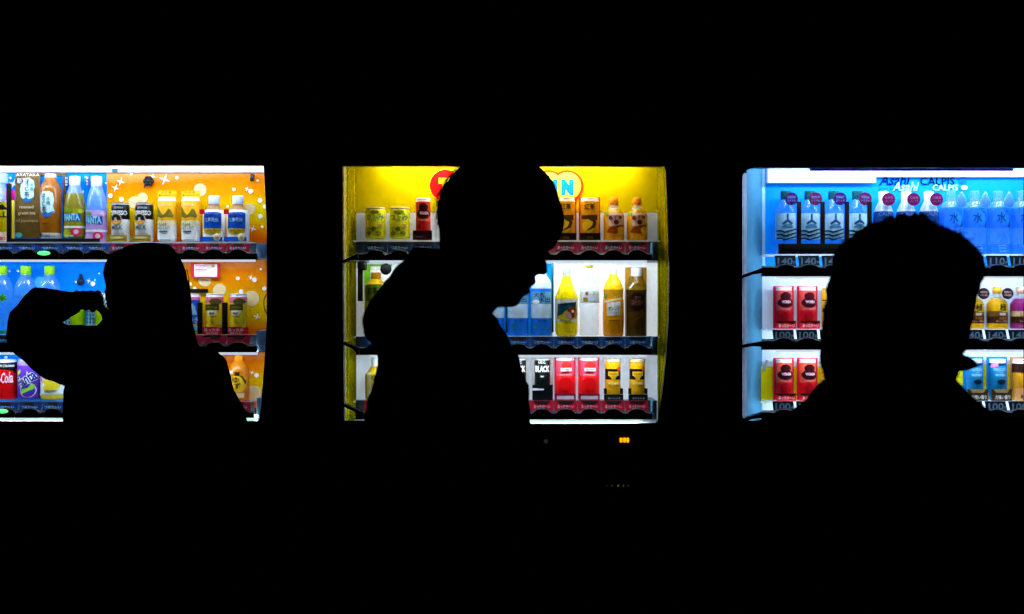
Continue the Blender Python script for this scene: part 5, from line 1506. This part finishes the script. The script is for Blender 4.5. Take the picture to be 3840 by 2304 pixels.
hairL = [(913, 520, 610, .04, 0), (920, 490, 636, .06, 0), (930, 466, 650, .075, 0), (948, 436, 664, .088, 0), (972, 408, 679, .096, 0), (992, 396, 689, .1, 0), (1026, 391, 699, .102, -.004), (1050, 394, 704, .1, -.008),
         (1074, 402, 708, .098, -.01), (1093, 400, 711, .096, -.014), (1110, 399, 713, .094, -.018), (1130, 403, 716, .09, -.022), (1152, 409, 718, .085, -.028), (1180, 412, 720, .08, -.036), (1215, 416, 722, .072, -.044), (1250, 424, 730, .066, -.052), (1280, 440, 738, .056, -.06), (1310, 470, 740, .04, -.068)]
bm = bmesh.new(); slab(bm, DL, hairL, n=2.2)
fuse('hair', bm, HAIR, rootL, 0.0042, 2, 0.0012, 21)
rt = []
for k in range(90):
    x0 = rnd.uniform(400, 716)
    p = P3(x0, rnd.uniform(1100, 1250), DL, -0.10)
    e = P3(x0 + rnd.uniform(-8, 10), rnd.uniform(1270, 1330), DL, -0.115)
    rt.append([p, p.lerp(e, .35) + Vector((rnd.uniform(-.003, .003), -.004, 0)), p.lerp(e, .7) + Vector((rnd.uniform(-.004, .004), -.004, 0)), e])
for a, b, c in (((404, 1070), (394, 1090), (381, 1116)), ((403, 1080), (399, 1104), (392, 1128)), ((402, 1110), (394, 1122), (388, 1138)), ((404, 1128), (396, 1140), (392, 1150)), ((398, 985), (401, 1010), (399, 1040)),
                ((404, 1066), (400, 1078), (396, 1086)), ((404, 1140), (400, 1152), (397, 1160)), ((706, 1050), (712, 1090), (718, 1140)), ((700, 1010), (708, 1050), (712, 1084))):
    for j in range(3):
        q = [P3(x + j * 0.8, y + j, DL, 0.0) for x, y in (a, b, c)]
        rt.append(q)
strands('loose_hairs', rootL, rt, HAIR, 0.0009)

# ------------------------------------------------ person on the right, curly hair, seen from behind, nearest the lens
DR = 1.75
rootR = empty('person', (P3(3350, 1152, DR).x, -CAM_D + DR, 0.0))
tag(rootR, 'curly-haired person in dark top seen from behind, nearest the camera before the right machine', 'person')
torsoR = [(1400, 3160, 3540, .05, 0), (1430, 3082, 3590, .062, 0), (1455, 3064, 3604, .072, 0), (1480, 3040, 3634, .08, 0), (1507, 3013, 3670, .088, 0), (1530, 2990, 3696, .094, 0), (1556, 2950, 3745, .1, 0), (1583, 2912, 3806, .105, 0), (1640, 2850, 3870, .112, 0),
          (1720, 2800, 3920, .12, 0), (1850, 2775, 3945, .125, 0), (2100, 2790, 3930, .128, 0), (2400, 2830, 3890, .13, 0), (2800, 2850, 3870, .135, 0), (3100, 2840, 3880, .14, 0)]
bm = bmesh.new()
headR = [(860, 3300, 3460, .04, 0), (920, 3220, 3560, .075, 0), (1000, 3175, 3605, .09, 0), (1100, 3160, 3610, .096, .004), (1200, 3170, 3590, .09, .01), (1280, 3200, 3560, .08, .02), (1340, 3250, 3510, .066, .03), (1375, 3300, 3460, .05, .04)]
slab(bm, DR, headR, n=2.2)
for s in (-1, 1):
    ball(bm, P3(3380 + s * 95, 1130, DR, 0.085), 0.012)
    ball(bm, P3(3380 + s * 226, 1150, DR, 0.0), (0.008, 0.016, 0.03))
tube(bm, [P3(3380, 1115, DR, 0.092), P3(3380, 1185, DR, 0.112)], [0.007, 0.012], 12)
ball(bm, P3(3380, 1240, DR, 0.096), (0.022, 0.008, 0.006)); ball(bm, P3(3380, 1262, DR, 0.094), (0.02, 0.008, 0.006))
tube(bm, [P3(3350, 1330, DR), P3(3345, 1500, DR)], [0.058, 0.066])
slab(bm, DR, torsoR, inset=0.016)
def armsR(bm, g=0.0):
    for s in (-1, 1):
        cxr = 3355
        tube(bm, [P3(cxr + s * 470, 1720, DR), P3(cxr + s * 560, 2300, DR, .02), P3(cxr + s * 520, 2850, DR, .1)], [0.058 - g, 0.048 - g, 0.034 - g], 16)
armsR(bm, 0.012)
for s in (-1, 1):
    hand(bm, P3(3355 + s * 520, 2850, DR, .1), (-s * 0.1, 0.35, -1), (0, 1, 0.3), 0.45, 0.95)
rx_, ry_ = P3(3355, 1152, DR).x, -CAM_D + DR
legs(bm, rx_, ry_, 0.82, 0.09, 0.085, 0.057, 0.042)
feet(bm, rx_, ry_, 0.09, 0.0, (0, 1))
fuse('body', bm, SKIN_SHADED, rootR, 0.0042, 2)
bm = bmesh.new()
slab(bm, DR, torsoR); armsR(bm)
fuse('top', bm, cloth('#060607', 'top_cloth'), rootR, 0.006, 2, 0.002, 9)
bm = bmesh.new()
legs(bm, rx_, ry_, 0.80, 0.09, 0.1, 0.075, 0.066)
tube(bm, [(rx_ - 0.08, ry_, 0.80), (rx_ + 0.08, ry_, 0.80)], [0.108, 0.108], 20)
fuse('trousers', bm, cloth('#0b0b0f', 'trouser_cloth3'), rootR, 0.007, 2)
bm = bmesh.new(); feet(bm, rx_, ry_, 0.09, 0.0, (0, 1), 0.006)
fuse('shoes', bm, paint('#090909', .5), rootR, 0.005, 1)
LR = [(808, 3390, 3440), (813, 3325, 3477), (826, 3277, 3500), (847, 3230, 3525), (858, 3216, 3575), (870, 3204, 3600), (892, 3170, 3622), (916, 3158, 3640), (940, 3143, 3659), (970, 3131, 3684), (1001, 3128, 3689), (1025, 3124, 3686), (1061, 3116, 3674), (1100, 3107, 3665),
      (1152, 3098, 3653), (1189, 3092, 3648), (1237, 3089, 3640), (1280, 3089, 3630), (1316, 3087, 3612), (1340, 3084, 3602), (1365, 3083, 3598), (1385, 3087, 3594), (1402, 3093, 3590), (1420, 3096, 3588), (1440, 3110, 3580), (1465, 3150, 3550)]
hd_ = lambda py: 0.112 * math.sqrt(max(0.03, 1 - ((py - 1080) / 300.0) ** 2)) if py < 1080 else 0.112 - 0.055 * (py - 1080) / 385.0
bm = bmesh.new()
slab(bm, DR, [(a + (14 if a < 900 else 0), b - 8, c - 6, hd_(a), -0.004) for a, b, c in LR], n=2.2)
rr = random.Random(5)
for k in range(520):                       # curls standing out from the mass
    a, b, c = rr.choice(LR[1:-2])
    t = rr.uniform(0, 2 * math.pi)
    cc = P3((b + c) / 2, a + rr.uniform(-10, 10), DR, -0.004)
    hx_ = (c - b) / 2 * K * DR / CAM_D
    hx_ *= 0.94
    if a < 900: cc.z -= 0.005
    p = cc + Vector((math.cos(t) * (hx_ - .007), math.sin(t) * (hd_(a) - .008), 0))
    r = rr.uniform(0.0045, 0.0068)
    ball(bm, p, (r, r, r * 1.1), 8)
tube(bm, [P3(3580, 1362, DR, -.05), P3(3618, 1364, DR, -.055), P3(3646, 1370, DR, -.058), P3(3668, 1376, DR, -.06)], [0.012, 0.0095, 0.0075, 0.004], 12)
fuse('hair', bm, HAIR, rootR, 0.0032, 1, 0.0035, 31)
rt = []
for k in range(520):
    a, b, c = rr.choice(LR[:-1])
    t = rr.uniform(0, 2 * math.pi) if rr.random() < .6 else rr.choice((0, math.pi)) + rr.uniform(-.4, .4)
    cc = P3((b + c) / 2, a + rr.uniform(-8, 8), DR, -0.004)
    hx_ = (c - b) / 2 * K * DR / CAM_D
    hx_ *= 0.95
    if a < 900: cc.z -= 0.005
    p = cc + Vector((math.cos(t) * hx_, math.sin(t) * hd_(a), 0))
    nd = Vector((math.cos(t), math.sin(t), rr.uniform(-.3, .5) + (0.8 if a < 900 else 0))).normalized()
    sd = nd.orthogonal().normalized(); sd.rotate(Matrix.Rotation(rr.uniform(0, 6.28), 3, nd))
    L = rr.uniform(0.003, 0.008)
    rt.append([p - nd * .004, p + nd * L * .5 + sd * L * .5, p + nd * L * .9 + sd * L * 1.0, p + nd * L * .8 + sd * L * 1.7])
for k in range(24):
    p = P3(3600 + rr.uniform(-8, 8), 1366 + rr.uniform(-12, 22), DR, -.055)
    e = P3(3660 + rr.uniform(-30, 32), 1366 + rr.uniform(-16, 24), DR, -.06)
    rt.append([p, p.lerp(e, .4) + Vector((0, 0, .003)), p.lerp(e, .75) + Vector((0, 0, .003)), e])
strands('loose_hairs', rootR, rt, HAIR, 0.0007)

# ------------------------------------------------ repeats of a kind share a group
from collections import defaultdict
kinds = defaultdict(list)
for o in COL.objects:
    if o.parent is None and o.get('label') and not o.get('kind'):
        kinds[o.name.split('.')[0]].append(o)
special = {'vending_machine': 'vending machines in a row', 'person': 'people in front of the machines'}
for k, os_ in kinds.items():
    if len(os_) > 1:
        for o in os_:
            o['group'] = special.get(k, k.replace('_', ' ') + ' items in the vending machines')
